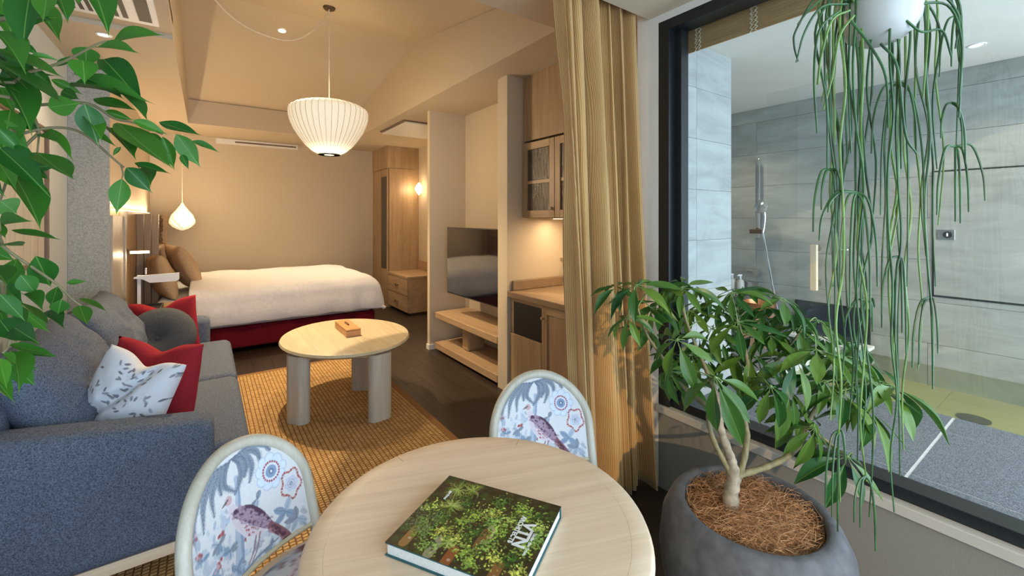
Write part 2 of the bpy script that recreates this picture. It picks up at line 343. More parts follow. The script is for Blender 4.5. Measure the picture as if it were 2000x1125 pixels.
# ceilings
c = MB()
c.box(-.97, -.18, 3.67, YB, H, H + .1).box(-.97, -.18, 1.5, 3.67, H + .03, H + .13)
c.box(1.82, 3.07, 3.06, YB, H, H + .1).box(1.82, 2.79, 1.5, 3.06, H, H + .1)
c.box(-.18, 1.82, 6.75, YB, H, H + .1).box(-.18, 1.82, 1.5, 2.05, H, H + .1)
c.box(-.97, 2.05, -1.6, 1.5, 2.55, 2.66)
ceil = struct(c.build('ceiling', 'ceiling_paint', origin=(0, 0, H)), 'cream ceiling with a raised gabled recess', 'ceiling')
c = MB(); T0, T1, TR = 2.05, 6.75, 4.40
zs = 2.95; zr = 3.34
for xa, xb in ((-.24, -.18), (1.82, 1.88)):
    c.add([(xa, T0, H + .1), (xa, T1, H + .1), (xa, T1, zs), (xa, TR, zr), (xa, T0, zs), (xb, T0, H + .1), (xb, T1, H + .1), (xb, T1, zs), (xb, TR, zr), (xb, T0, zs)],
          [(0, 1, 2, 3, 4), (9, 8, 7, 6, 5), (0, 5, 6, 1), (1, 6, 7, 2), (2, 7, 8, 3), (3, 8, 9, 4), (4, 9, 5, 0)])
c.box(-.18, 1.82, T1, T1 + .05, H + .1, zs).box(-.18, 1.82, T0 - .05, T0, H + .1, zs)
c.build('recess_wall', 'ceiling_paint', ceil)
for ya, yb in ((TR, T1 + .05), (T0 - .05, TR)):
    za, zb = (zr, zs) if ya == TR else (zs, zr)
    MB().add([(-.24, ya, za), (1.88, ya, za), (1.88, yb, zb), (-.24, yb, zb), (-.24, ya, za + .05), (1.88, ya, za + .05), (1.88, yb, zb + .05), (-.24, yb, zb + .05)],
             [(0, 1, 2, 3), (7, 6, 5, 4), (0, 4, 5, 1), (1, 5, 6, 2), (2, 6, 7, 3), (3, 7, 4, 0)]).build('ceiling_slope', 'ceiling_paint', ceil)
# rear wall with the window the daylight comes through (behind the camera)
struct(B(-.97, -.65, -1.72, -1.6, 0, 2.66).box(1.85, 2.05, -1.72, -1.6, 0, 2.66).box(-.65, 1.85, -1.72, -1.6, 0, .05).box(-.65, 1.85, -1.72, -1.6, 2.45, 2.66).build('wall_rear', 'grey_wall'), 'rear wall with the wide garden window', 'wall')

# ================================================================== bathroom beyond the window
BX = 4.30; BZ = 2.50
struct(B(BX + .015, BX + .12, -.6, 3.05, .1, BZ).build('wall_bath_back', 'grout'), 'grey stone tiled far wall of the bathroom', 'wall')
bw = bpy.data.objects['wall_bath_back']; tl = {}
rows = [(.235 + k * .305, .235 + (k + 1) * .305) for k in range(8)]
for r, (z0, z1) in enumerate(rows):
    z1 = min(z1, BZ); off = (r % 2) * .6
    y0 = -1.6 + off - 1.2
    while y0 < 3.05:
        a, b = max(y0, -.6), min(y0 + 1.2, 3.05); y0 += 1.2
        if b - a < .02: continue
        k = (round(b - a, 3), round(z1 - z0, 3))
        if k in tl: o = tl[k].copy(); C.objects.link(o); o.location = Vector((BX, (a + b) / 2, z0)) - world_loc(bw)
        else: o = tl[k] = B(BX, BX + .02, a + .0012, b - .0012, z0 + .0012, z1 - .0012).build('wall_tile', 'wall_stone', bw, origin=(BX, (a + b) / 2, z0))
BY = 1.46
bl = struct(B(2.12, 2.795, BY + .012, 1.57, .1, BZ).box(2.79, 2.798, 1.57, 3.05, .1, BZ).build('wall_bath_left', 'grout'), 'pale stone tiled wall beside the bathroom window', 'wall')
tl = {}
for r in range(8):
    z0 = .10 + r * .305; z1 = min(z0 + .305, BZ)
    for a, b in ((2.12, 2.40), (2.40, 2.80)):
        k = (a, round(z1 - z0, 3))
        if k in tl: o = tl[k].copy(); C.objects.link(o); o.location = Vector(((a + b) / 2, BY, z0)) - world_loc(bl)
        else: o = tl[k] = B(a + .001, b - .001, BY, BY + .012, z0 + .001, z1 - .001).build('wall_tile', 'wall_stone_light', bl, origin=((a + b) / 2, BY, z0))
struct(B(2.12, BX + .12, -.6, 1.57, BZ, BZ + .1).box(2.79, BX + .12, 1.57, 3.05, BZ, BZ + .1).build('ceiling_bath', 'bath_ceiling'), 'white bathroom ceiling', 'ceiling')
struct(B(2.81, BX + .12, 3.05, 3.085, .1, BZ).build('wall_bath_end', 'wall_stone'), 'grey wall at the end of the shower', 'wall')
dz = .42
fb = struct(B(2.10, 3.15, -.6, 1.46, .2, dz - .0015).box(2.80, BX, 1.46, 3.05, .2, dz - .0035).box(3.15, BX, 1.30, 1.46, .2, dz - .0035).build('floor_bath', 'grout'), 'grey granite bathroom floor', 'floor')
ysplit = [-.6, -.41, .486, 1.40, 2.3, 3.05]; tl = {}
for a, b in ((2.105, 2.32), (2.32, 2.92), (2.92, 3.16)):
    for y0, y1 in zip(ysplit, ysplit[1:]):
        if a < 2.5 and y0 > 1: continue
        if y0 > 1 and a < 2.9: a = 2.81
        o = B(a + .003, b - .003, y0 + .006, y1 - .006, dz - .014, dz).build('floor_tile', 'granite', fb, origin=((a + b) / 2, (y0 + y1) / 2, dz - .014))
for a, b in ((3.16, 3.75), (3.75, BX)):
    for y0, y1 in ((1.30, 2.2), (2.2, 3.05)):
        B(a + .003, b - .003, y0 + .004, y1 - .004, dz - .014, dz - .002).build('floor_tile', 'tub_tile' if 0 else 'granite', fb, origin=((a + b) / 2, (y0 + y1) / 2, dz - .014))
tub = thing('sunken_bath', 'sunken bath with yellowish tiled bottom below the stone wall', 'bathtub', (3.72, 0, .2))
o = B(3.15, BX + .02, -.6, 1.30, .17, .232).build('basin', 'grout', tub)
for k in range(5):
    a = 3.15 + k * .232
    for m in range(3):
        y0 = -.6 + m * .633; B(a + .002, a + .230, y0 + .002, y0 + .631, .232, .236).build('bottom_tile', 'tub_tile', tub)
MB().lathe([(.075, 0), (.075, .006), (.06, .008), (0, .008)], 24, (3.78, .50, .236)).build('drain_cover', 'dark_tray', tub, smooth=True)
tag(B(3.155, BX - .001, -.6, 1.299, .378, .382).build('bath_water', 'water'), 'clear still water filling the sunken bath', 'water')
# access panel with dark joint
ap = thing('access_panel', 'large stone clad wall hatch outlined by a black joint', 'hatch', (BX - .01, .0, .9))
B(BX - .006, BX - .001, -.58, .775, .885, 1.795).build('joint', 'black_matt', ap)
B(BX - .016, BX - .006, -.57, .763, .900, 1.783).build('door_panel', 'wall_stone', ap)
kp = thing('control_plate', 'square steel control plate with a black round knob', 'switch', (BX - .016, .70, 1.30))
B(BX - .024, BX - .0165, .655, .745, 1.30, 1.372, bev=.002).build('plate', 'brushed_steel', kp)
MB().tube([(BX - .024, .69, 1.336), (BX - .045, .69, 1.336)], .024, 20).build('knob', 'black_matt', kp, smooth=True)
B(BX - .047, BX - .045, .686, .694, 1.325, 1.348).build('marker', 'white_metal', kp)
# shower rail
SX = BX - .055; sp = at(1480, 310, x=SX)
sr = thing('shower_rail', 'vertical chrome shower rail on the stone wall', 'shower', (SX, sp.y, 1.24))
zt, zb_ = at(1480, 310, x=SX).z, at(1480, 466, x=SX).z
B(SX - .012, SX + .012, sp.y - .02, sp.y + .02, zb_, zt, bev=.006).build('rail', 'chrome', sr, smooth=True)
for z in (zb_ + .05, zt - .05): B(SX + .012, BX, sp.y - .012, sp.y + .012, z - .012, z + .012).build('bracket', 'chrome', sr)
cl = at(1478, 452, x=SX - .03); B(SX - .06, SX + .02, sp.y - .06, sp.y + .05, cl.z - .02, cl.z + .02, bev=.006).build('slider', 'bronze', sr)
hs = thing('hand_shower', 'chrome hand shower hung on the rail with a hose', 'shower head', (SX - .07, sp.y, 1.3))
hc = at(1489, 405, x=SX - .07)
MB().lathe([(0, 0), (.045, .004), (.062, .016), (.062, .028), (.03, .045), (0, .05)], 24).build('head', 'chrome', hs, origin=(0, 0, 0), smooth=True)
hd = bpy.data.objects['head']; hd.location = hc - world_loc(hs); hd.rotation_euler = (0, -PI / 2 + .3, 0)
MB().tube(smooth_path([hc + Vector((.03, 0, -.02)), hc + Vector((.035, -.005, -.1)), at(1490, 455, x=SX - .06)]), [.014] * 12 + [.011], 10).build('handle', 'chrome', hs, smooth=True)
MB().tube(smooth_path([at(1490, 455, x=SX - .06), at(1498, 500, x=SX - .05), at(1507, 550, x=SX - .05), at(1515, 592, x=SX - .04), at(1522, 640, x=SX - .03), at(1500, 655, x=SX - .02)]), .009, 8).build('hose', 'chrome', hs, smooth=True)
mp_ = at(1481, 531, x=BX - .03)
mx = thing('bath_mixer', 'small chrome mixer tap below the shower rail', 'tap', mp_)
MB().tube([mp_ + Vector((.03, 0, 0)), mp_ + Vector((-.05, 0, 0))], .028, 16).build('body', 'chrome', mx, smooth=True)
MB().tube([mp_ + Vector((-.03, .09, .006)), mp_ + Vector((-.03, -.01, 0))], .02, 16).build('lever', 'brushed_steel', mx, smooth=True)
sh = at(1450, 560, x=BX - .06)
shelf = thing('shower_shelf', 'small dark wall shelf holding soap bottles', 'shelf', (BX - .06, sh.y, sh.z - .06))
B(BX - .14, BX, sh.y - .13, sh.y + .16, sh.z - .10, sh.z - .085, bev=.002).build('board', 'brushed_steel', shelf)
B(BX - .02, BX, sh.y - .13, sh.y + .16, sh.z - .085, sh.z + .05, bev=.002).build('back', 'brushed_steel', shelf)
for k, (uu, lb) in enumerate(((1430, 'white pump bottle on the shower shelf nearest the pale wall'), (1446, 'white pump bottle on the shower shelf nearest the tap'))):
    p = at(uu, 560, x=BX - .085); base = Vector((p.x, p.y, sh.z - .085))
    bt = thing('pump_bottle', lb, 'bottle', base, 'soap bottles in the shower')
    MB().lathe([(0.0, 0), (.034, 0), (.036, .01), (.036, .13), (.028, .15), (.013, .158), (.013, .165)], 20, base).build('body', 'white_ceramic', bt, smooth=True)
    q = MB().lathe([(.009, .165), (.009, .19), (.016, .192), (.016, .205), (0, .206)], 12, base); q.box(base.x - .05, base.x, base.y - .006, base.y + .006, base.z + .193, base.z + .205)
    q.build('pump', 'white_metal', bt, smooth=True)
# glass shower door with wooden handle
GX = 3.30
gd = thing('shower_door', 'clear glass shower door with a pale wooden bar handle', 'door', (GX, 1.2, dz))
B(GX, GX + .008, .78, 1.46, dz + .002, 2.35).build('pane', 'clear_glass', gd)
h0, h1 = at(1590, 478, x=GX - .06), at(1590, 567, x=GX - .06)
B(GX - .075, GX - .045, h0.y - .018, h0.y + .018, h1.z, h0.z, bev=.002).build('handle_bar', 'handle_wood', gd)
for z in (at(1607, 484, x=GX).z, at(1607, 553, x=GX).z):
    MB().tube([(GX - .046, h0.y, z), (GX, h0.y, z)], .008, 10).build('standoff', 'brushed_steel', gd, smooth=True)
    MB().tube([(GX - .01, h0.y, z), (GX, h0.y, z)], .024, 20).build('standoff_disc', 'brushed_steel', gd, smooth=True)
hk = at(1655, 488, x=BX); t_ = thing('wall_hook', 'round chrome robe hook on the stone wall', 'hook', hk)
MB().tube([hk, hk + Vector((-.008, 0, 0))], .035, 20).build('plate', 'chrome', t_, smooth=True)
MB().tube([hk, hk + Vector((-.05, .02, 0)), hk + Vector((-.06, .08, .005))], .012, 10).build('peg', 'chrome', t_, smooth=True)
# low dark window
lw = struct(B(BX - .02, BX, 1.13, 1.66, .42, .73).build('window_2', 'black_matt'), 'low dark garden window with a white sill in the shower wall', 'window')
B(BX - .026, BX - .02, 1.15, 1.64, .44, .715).build('pane', 'dark_glass', lw); B(BX - .16, BX - .02, 1.10, 1.68, .425, .45, bev=.003).build('sill', 'white_trim', lw)
st = at(1500, 690, z=dz); st = Vector((3.75, 1.72, dz - .002))
t_ = thing('bath_stool', 'low wooden bathing stool on the shower floor', 'stool', st)
B(st.x - .17, st.x + .17, st.y - .12, st.y + .12, st.z + .2, st.z + .23, bev=.006).build('seat', 'oak_x', t_)
for sx in (-.13, .13): B(st.x + sx - .012, st.x + sx + .012, st.y - .11, st.y + .11, st.z, st.z + .2).build('leg', 'oak_z', t_)
t_ = thing('copper_bowl', 'copper wash bowl on the bathing stool', 'bowl', st + Vector((0, 0, .23)))
MB().lathe([(0, 0), (.07, 0), (.11, .05), (.125, .11), (.12, .112), (.10, .05), (.06, .012), (0, .010)], 28, st + Vector((0, 0, .23))).build('shell', 'copper', t_, smooth=True, angle=60)
p = at(1908, 88, z=BZ)
def downlight(p, label, glow='downlight_glow', tilt=0, r=.042):
    t = thing('downlight', label, 'ceiling light', p, 'recessed ceiling lights')
    MB().lathe([(r, -.0), (r, -.004), (r * .8, -.005), (r * .72, .0)], 24, p).build('rim', 'white_metal', t, smooth=True)
    MB().lathe([(r * .7, -.001), (r * .5, -.0015), (0, -.002)], 20, p).build('lens', glow, t, smooth=True)
    t.rotation_euler = (tilt, 0, 0); return t
emit('downlight_dim', (1.0, .9, .75), 2.2)
downlight(p, 'recessed downlight in the white bathroom ceiling', 'downlight_dim')
add_light('bath_downlight', 'SPOT', (3.8, .49, 2.47), 26, (1, .86, .66), spot_size=2.2, spot_blend=.9, shadow_soft_size=.05)
add_light('bath_downlight_shower', 'SPOT', (3.7, 2.0, 2.47), 40, (1, .84, .62), spot_size=2.2, spot_blend=.9, shadow_soft_size=.05)

# ------------------------------------------------------------------ the window
wf = struct(bpy.data.objects.new('window_1', None), 'large fixed window with a black frame looking into the bathroom', 'window'); C.objects.link(wf); wf.location = (2.05, 0, .447)
x0, x1 = WX + .0, WX + .115
B(x0, x1, 1.375, 1.44, .447, 2.51, bev=.002).build('frame_jamb', 'black_frame', wf); B(x0 + .05, x1, 1.335, 1.375, .50, 2.46).build('frame_jamb', 'black_frame', wf)
B(x0 + .02, x1, -1.6, 1.375, .447, .492, bev=.002).build('frame_sill', 'black_frame', wf); B(x0, x1, -1.6, 1.375, 2.455, 2.51, bev=.002).build('frame_head', 'black_frame', wf)
B(x0 + .078, x0 + .088, -1.6, 1.345, .47, 2.46).build('pane', 'window_glass', wf)
# bamboo blind on the bathroom side
bb = at(1325, 112, x=2.16)
bl_ = thing('bamboo_blind', 'rolled up bamboo blind at the top of the bathroom window', 'blind', (2.16, 0, bb.z))
m = MB(); n = 36
for k in range(n):
    z = bb.z + k * .0048; m.box(2.155, 2.162, -1.5, bb.y, z, z + .0040)
o = m.build('slat_sheet', 'bamboo', bl_); o['kind'] = 'stuff'
for uu in (1363, 1472):
    y = at(uu, 100, x=2.15).y
    m = MB()
    for s_ in (-1, 1): m.tube([(2.150 + .002 * math.sin(k * 2.1), y + s_ * .012 + .006 * math.sin(k * 1.7 + s_), bb.z - .004 + k * .006) for k in range(29)], .0016, 5)
    m.tube([(2.150, y + .012 * (1 if k % 2 else -1), bb.z + k * .012) for k in range(15)], .0014, 5); m.build('binding_cord', 'pale_cord', bl_)
MB().tube([(2.150, bb.y - .012, bb.z), (2.150, bb.y - .012, .62)], .0035, 6).build('pull_cord', 'pale_cord', bl_)
# ------------------------------------------------------------------ curtain
def curtain():
    nu, nv, folds = 320, 46, 9; z1 = 2.645; z0 = .015
    m = MB()
    def amp(k): return .72 + .28 * math.sin(k * 2.399 + .7)
    def fn(u, v):
        z = z0 + (z1 - z0) * v; d = 1 - v
        xl = 1.355 + .10 * d; xr = 1.945 + .045 * d
        g = math.exp(-((v - .72) / .16) ** 2) * math.exp(-((u - .18) / .2) ** 2)      # the bundle pinched together near the top
        w = u + .010 * math.sin(u * 19 + 1) + .035 * g
        ph = w * folds * PI; k = int(max(0, w) * folds); s2 = math.sin(ph) ** 2
        a = (.080 + .050 * d) * amp(k) * (1 + .15 * math.sin(2.6 * v + k * 1.9))
        x = xl + (xr - xl) * w + (.012 + .010 * d) * math.sin(ph * 2 + 1.2 * v + k) * s2 ** .5
        y = 1.595 - .045 * d - a * s2 + .02 * d * d * math.sin(k * 1.3)
        return Vector((x, y, z))
    m.grid(fn, nu, nv)
    L = [0]
    for i in range(nu): L.append(L[-1] + (fn((i + 1) / nu, .4) - fn(i / nu, .4)).length)
    m.uv = [(L[i], j / nv * 2.9) for j in range(nv + 1) for i in range(nu + 1)]
    o = m.build('curtain', 'curtain_corduroy', smooth=True, angle=None); s = o.modifiers.new('cloth', 'SOLIDIFY'); s.thickness = .004
    tag(o, 'mustard corduroy curtain hanging in folds beside the window', 'curtain')
curtain()

# ================================================================== right side: television niche, minibar, wardrobe
TX = 2.12
tv = thing('television', 'black flat television on the niche wall', 'television', (TX, 3.66, .655))
B(TX, TX + .03, 3.10, 4.185, .655, 1.357, bev=.004).build('housing', 'black_frame', tv); B(TX - .002, TX, 3.108, 4.177, .668, 1.349).build('screen', 'tv_screen', tv)
B(TX + .03, 2.466, 3.5, 3.8, .9, 1.15).build('wall_arm', 'black_matt', tv)
ts = thing('tv_bench', 'two tier oak bench below the television', 'bench', (2.26, 3.7, 0))
B(2.045, 2.465, 3.095, 4.33, .365, .430, bev=.006).build('upper_shelf', 'oak_y', ts); B(2.045, 2.465, 3.095, 4.33, .030, .100, bev=.006).build('lower_shelf', 'oak_y', ts)
B(2.16, 2.36, 3.80, 3.93, .10, .365, bev=.02).build('support', 'oak_z', ts); B(2.12, 2.44, 3.2, 4.25, 0, .03).build('plinth', 'dark_oak', ts)
# minibar base
mb = thing('minibar_cabinet', 'oak minibar cabinet with an open fridge slot below the counter', 'cabinet', (2.4, 2.3, 0))
CX = 2.085
B(CX + .02, 2.72, 1.60, 2.945, .06, .80).build('body', 'oak_z', mb); B(CX + .05, 2.7, 1.60, 2.945, 0, .06).build('plinth', 'dark_oak', mb)
B(CX, CX + .02, 2.52, 2.945, .765, .80).box(CX, CX + .02, 2.905, 2.945, .505, .765).build('face_frame', 'oak_y', mb)
B(CX - .002, CX + .021, 2.53, 2.90, .50, .765).build('fridge_slot', 'black_matt', mb)
B(CX - .012, CX + .018, 2.53, 2.945, .06, .50, bev=.003).build('drawer_front', 'oak_z', mb)
def panel_door(y0, y1, z0, z1, x, par, name='door', glassy=None, st=.062):
    d = B(x + .006, x + .018, y0 + st, y1 - st, z0 + st, z1 - st).build(name, glassy or 'oak_z', par)
    for a in ((y0, y0 + st, z0, z1), (y1 - st, y1, z0, z1)): B(x - .006, x + .018, *a, bev=.002).build('stile', 'oak_z', d)
    for a in ((y0 + st, y1 - st, z0, z0 + st), (y0 + st, y1 - st, z1 - st, z1)): B(x - .006, x + .018, *a, bev=.002).build('rail', 'oak_y', d)
    return d
for y0, y1, ky in ((2.06, 2.522, 2.497), (1.61, 2.055, 1.64)):
    d = panel_door(y0, y1, .065, .795, CX - .008, mb)
    MB().lathe([(.006, 0), (.006, .01), (.013, .018), (.013, .024), (0, .03)], 14).build('knob', 'oak_z', d, origin=(0, 0, 0), smooth=True)
    k = [c_ for c_ in d.children if c_.name.startswith('knob')][0]; k.location = Vector((CX - .014, ky, .70)) - world_loc(d); k.rotation_euler = (0, -PI / 2, 0)
ct = thing('minibar_counter', 'dark oak minibar counter with a raised back rail', 'counter', (2.4, 2.3, .80))
B(2.045, 2.75, 1.60, 2.945, .80, .845, bev=.004).build('top', 'counter_wood', ct); B(2.09, 2.745, 2.915, 2.945, .845, .93, bev=.008).build('side_rail', 'counter_wood', ct)
B(2.72, 2.745, 1.60, 2.915, .845, .93, bev=.008).build('back_rail', 'counter_wood', ct)
p = at(1098, 556, z=.845); cb = Vector((p.x, p.y, .845))
t_ = thing('carafe', 'clear glass carafe on the minibar counter beside the curtain', 'carafe', cb)
MB().lathe([(0, .002), (.036, .002), (.04, .012), (.040, .09), (.022, .14), (.014, .19), (.017, .225), (.013, .225), (.011, .19), (.019, .14), (.036, .09), (.036, .014), (0, .012)], 24, cb).build('body', 'clear_glass', t_, smooth=True, angle=60)
MB().lathe([(0, .225), (.016, .225), (.018, .235), (.018, .245), (0, .25)], 16, cb).build('stopper', 'oak_z', t_, smooth=True)
UX = 2.21
uc = thing('wall_cabinet', 'oak wall cabinet with a reeded glass door above the minibar', 'cabinet', (2.4, 2.3, 1.455))
B(UX + .02, 2.74, 1.60, 2.945, 1.455, 2.09).build('body', 'oak_z', uc)
d = panel_door(2.53, 2.94, 1.458, 2.085, UX, uc, glassy='reeded_glass', st=.06); B(UX + .002, UX + .006, 2.59, 2.88, 1.74, 1.765).build('glimpsed_shelf', 'oak_y', d)
MB().tube([(UX - .006, 2.555, 1.53), (UX - .03, 2.555, 1.53)], .012, 14).build('knob', 'oak_z', d, smooth=True)
d = panel_door(2.1, 2.525, 1.458, 2.085, UX, uc, glassy='reeded_glass', st=.06); B(UX + .002, UX + .006, 2.16, 2.46, 1.74, 1.765).build('glimpsed_shelf', 'oak_y', d)
t_ = thing('filler_panel', 'plain oak panel between wall cabinet and ceiling', 'panel', (2.4, 2.3, 2.1))
B(UX + .004, 2.74, 1.60, 2.945, 2.105, H - .001).build('panel', 'oak_z', t_)
ul = thing('undercabinet_light', 'slim warm light strip below the wall cabinet', 'light', (2.5, 2.4, 1.44))
B(2.45, 2.48, 1.6, 2.85, 1.449, 1.455).build('housing', 'white_metal', ul); B(2.453, 2.477, 1.62, 2.83, 1.446, 1.449).build('diffuser', 'led_strip', ul)
add_light('minibar_glow', 'AREA', (2.465, 2.3, 1.44), 7.5, WARM, shape='RECTANGLE', size=.03, size_y=1.1)
# wardrobe
wd = thing('wardrobe', 'full height oak wardrobe with sliding doors at the far wall', 'wardrobe', (2.7, 7.3, 0))
B(2.455, 2.965, 6.93, YB - .003, .0, H - .002).build('body', 'oak_z', wd)
B(2.43, 2.455, 6.93, YB - .003, 2.285, H - .002).build('top_panel', 'oak_z', wd); B(2.448, 2.9, 6.926, 6.93, 2.28, 2.285).build('seam', 'dark_oak', wd)
B(2.43, 2.455, 6.93, YB - .003, 0, .06).build('plinth', 'oak_y', wd)
d = B(2.437, 2.452, 7.27, YB - .006, .065, 2.275, bev=.002).build('door', 'oak_z', wd); B(2.434, 2.438, 7.60, 7.615, 1.0, 1.13).build('finger_pull', 'dark_oak', d)
B(2.433, 2.455, 7.245, 7.27, .065, 2.28).build('door_gap', 'black_matt', wd)
d = B(2.427, 2.445, 6.935, 7.245, .065, 2.275, bev=.002).build('door', 'oak_z', wd); B(2.424, 2.4275, 6.975, 7.225, .62, 2.15).build('glass_inset', 'wardrobe_glass', d)
bn = thing('drawer_bench', 'low oak luggage bench with two drawers beside the wardrobe', 'bench', (2.7, 6.5, 0))
B(2.45, 2.965, 6.09, 6.925, .04, .545).build('body', 'oak_y', bn); B(2.43, 2.965, 6.08, 6.925, .545, .585, bev=.006).build('top', 'oak_y', bn); B(2.50, 2.96, 6.14, 6.92, 0, .04).build('plinth', 'dark_oak', bn)
B(2.95, 2.965, 6.08, 6.925, .585, .74, bev=.003).build('back_rail', 'oak_y', bn)
for z0, z1 in ((.05, .285), (.295, .54)):
    d = B(2.432, 2.45, 6.095, 6.915, z0, z1, bev=.003).build('drawer', 'oak_y', bn); zc = (z0 + z1) / 2
    MB().tube(smooth_path([(2.434, 6.46, zc + .012), (2.41, 6.465, zc), (2.405, 6.51, zc - .004), (2.41, 6.555, zc), (2.434, 6.56, zc + .012)], 4), .007, 8).build('pull_handle', 'bronze', d, smooth=True)
sp_ = at(825, 369, y=6.79)
sc_ = thing('wall_sconce', 'small glowing faceted wall light beyond the wardrobe', 'wall light', (2.97, 6.79, sp_.z))
MB().lathe([(.0, -.11), (.035, -.07), (.066, -.02), (.066, .02), (.035, .07), (0, .11)], 8, (2.915, 6.79, sp_.z)).build('shade', 'sconce_glow', sc_); MB().tube([(2.97, 6.79, sp_.z), (2.95, 6.79, sp_.z)], .05, 16).build('wall_plate', 'white_metal', sc_, smooth=True)
add_light('sconce_bulb', 'POINT', (2.80, 6.74, sp_.z), 3.2, WARM, shadow_soft_size=.06)
cp = thing('ceiling_hatch', 'square white ceiling access panel near the wardrobe', 'ceiling panel', (2.35, 5.42, H - .02))
B(1.95, 2.8, 5.0, 5.87, H - .012, H - .001).build('shadow_gap', 'dark_oak', cp); B(1.99, 2.8, 5.03, 5.9, H - .026, H - .012, bev=.002).build('cover', 'white_trim', cp)
ag = thing('air_grille', 'long slot air grille high on the end wall', 'vent', (.65, YB - .02, 2.565))
B(.12, 1.22, YB - .02, YB - .001, 2.565, 2.645, bev=.003).build('frame', 'white_trim', ag); B(.36, 1.19, YB - .024, YB - .02, 2.594, 2.616).build('slot', 'dark_oak', ag)

# ================================================================== bed end of the room
hb = thing('headboard', 'tall oak headboard with side wings along the bed wall', 'headboard', (-.55, 6.4, 0))
B(-.628, -.585, 5.15, 5.20, 0, 1.515, bev=.002).build('near_wing', 'grey_oak', hb); B(-.628, -.60, 4.61, 5.15, 0, 1.475, bev=.002).build('end_panel', 'grey_oak', hb)
B(-.628, -.600, 5.20, YB - .01, 0, 1.515, bev=.002).build('back_board', 'oak_z', hb)
B(-.64, -.47, 5.20, YB - .01, 1.495, 1.515).build('top_shelf', 'oak_y', hb) if 0 else None
for k in range(3): B(-.598 + k * .062, -.598 + k * .062 + .059, 6.0, 6.03, .35, 1.50, bev=.004).build('board', 'mid_oak', hb)
B(-.60, -.43, 6.03, 7.42, .35, 1.12, bev=.03).build('padded_back', 'dark_oak', hb)
B(-.475, -.43, 7.50, 7.56, 0, 1.515, bev=.002).build('far_wing', 'oak_z', hb)
m = MB().tube(smooth_path([(-.505 + .012 * math.sin(k * 1.9), 7.52, .75 + k * .082) for k in range(10)]), [.022 + .007 * math.sin(i * 1.3) for i in range(55)], 8); m.build('shade_strip', 'dark_oak', hb, smooth=True)  # dark strip standing in for the shaded inside of the headboard
rl = thing('reading_light', 'bronze reading light glowing on the headboard', 'wall light', (-.55, 5.28, 1.12))
B(-.60, -.585, 5.235, 5.30, 1.03, 1.18, bev=.006).build('back_plate', 'bronze', rl); B(-.585, -.425, 5.245, 5.29, 1.135, 1.165, bev=.005).build('arm', 'bronze', rl)
B(-.565, -.43, 5.236, 5.245, 1.128, 1.150).build('lamp_strip', 'led_strip', rl)
add_light('reading_glow', 'AREA', (-.50, 5.23, 1.12), 1.0, WARM, (-.5, 0, 0), shape='RECTANGLE', size=.14, size_y=.03)
cv = thing('cove_light', 'hidden warm light strip along the top of the headboard', 'light', (-.615, 6.3, 1.516))
B(-.628, -.60, 5.2, 7.4, 1.516, 1.522).build('channel', 'white_metal', cv); B(-.624, -.604, 4.7, 7.38, 1.522, 1.525).build('diffuser', 'led_strip', cv)
add_light('cove_glow', 'AREA', (-.60, 6.0, 1.535), 10, WARM, (PI, .35, 0), shape='RECTANGLE', size=.03, size_y=2.7)
ns = thing('nightstand', 'oak nightstand between sofa arm and bed', 'nightstand', (-.35, 5.05, 0))
B(-.59, -.10, 4.78, 5.33, .0, .60, bev=.004).build('body', 'oak_z', ns); B(-.595, -.08, 4.77, 5.34, .60, .64, bev=.006).build('top', 'oak_x', ns)
t_ = thing('valet_tray', 'dark tray on the nightstand', 'tray', (-.46, 4.98, .64))
B(-.59, -.32, 4.80, 5.15, .640, .648, bev=.002).build('base', 'dark_tray', t_)
for a in ((-.59, -.32, 4.80, 4.812), (-.59, -.32, 5.138, 5.15), (-.59, -.578, 4.812, 5.138), (-.332, -.32, 4.812, 5.138)): B(*a, .648, .668).build('edge', 'dark_tray', t_)
dl = thing('desk_lamp', 'white metal lamp with a flat paddle head behind the red cushion', 'lamp', (-.50, 4.88, .648))
MB().lathe([(0, 0), (.07, 0), (.07, .012), (0, .014)], 24, (-.47, 4.90, .648)).build('base', 'white_metal', dl, smooth=True)
B(-.482, -.458, 4.893, 4.907, .66, .962).build('pole', 'white_metal', dl)
a0, a1 = at(262, 541, y=4.9), at(350, 538, y=4.9)
m = MB(); pts = [(a0.x, a0.z - .012), (a0.x, a0.z), (a1.x - .28 + .02, a0.z + .01), (a1.x, a0.z + .018), (a1.x, a0.z - .04), (a1.x - .02, a0.z - .055), (a1.x - .20, a0.z - .055), (a1.x - .25, a0.z - .02)]
m.add([(x, 4.86, z) for x, z in pts] + [(x, 4.94, z - .004) for x, z in pts], [tuple(range(8)), tuple(range(8, 16))[::-1]] + [(i, i + 8, (i + 1) % 8 + 8, (i + 1) % 8) for i in range(8)]).build('head', 'white_metal', dl)
MB().tube([(-.425, 4.9, .965), (-.425, 4.9, 1.02)], .007, 8).build('head_pin', 'white_metal', dl, smooth=True)
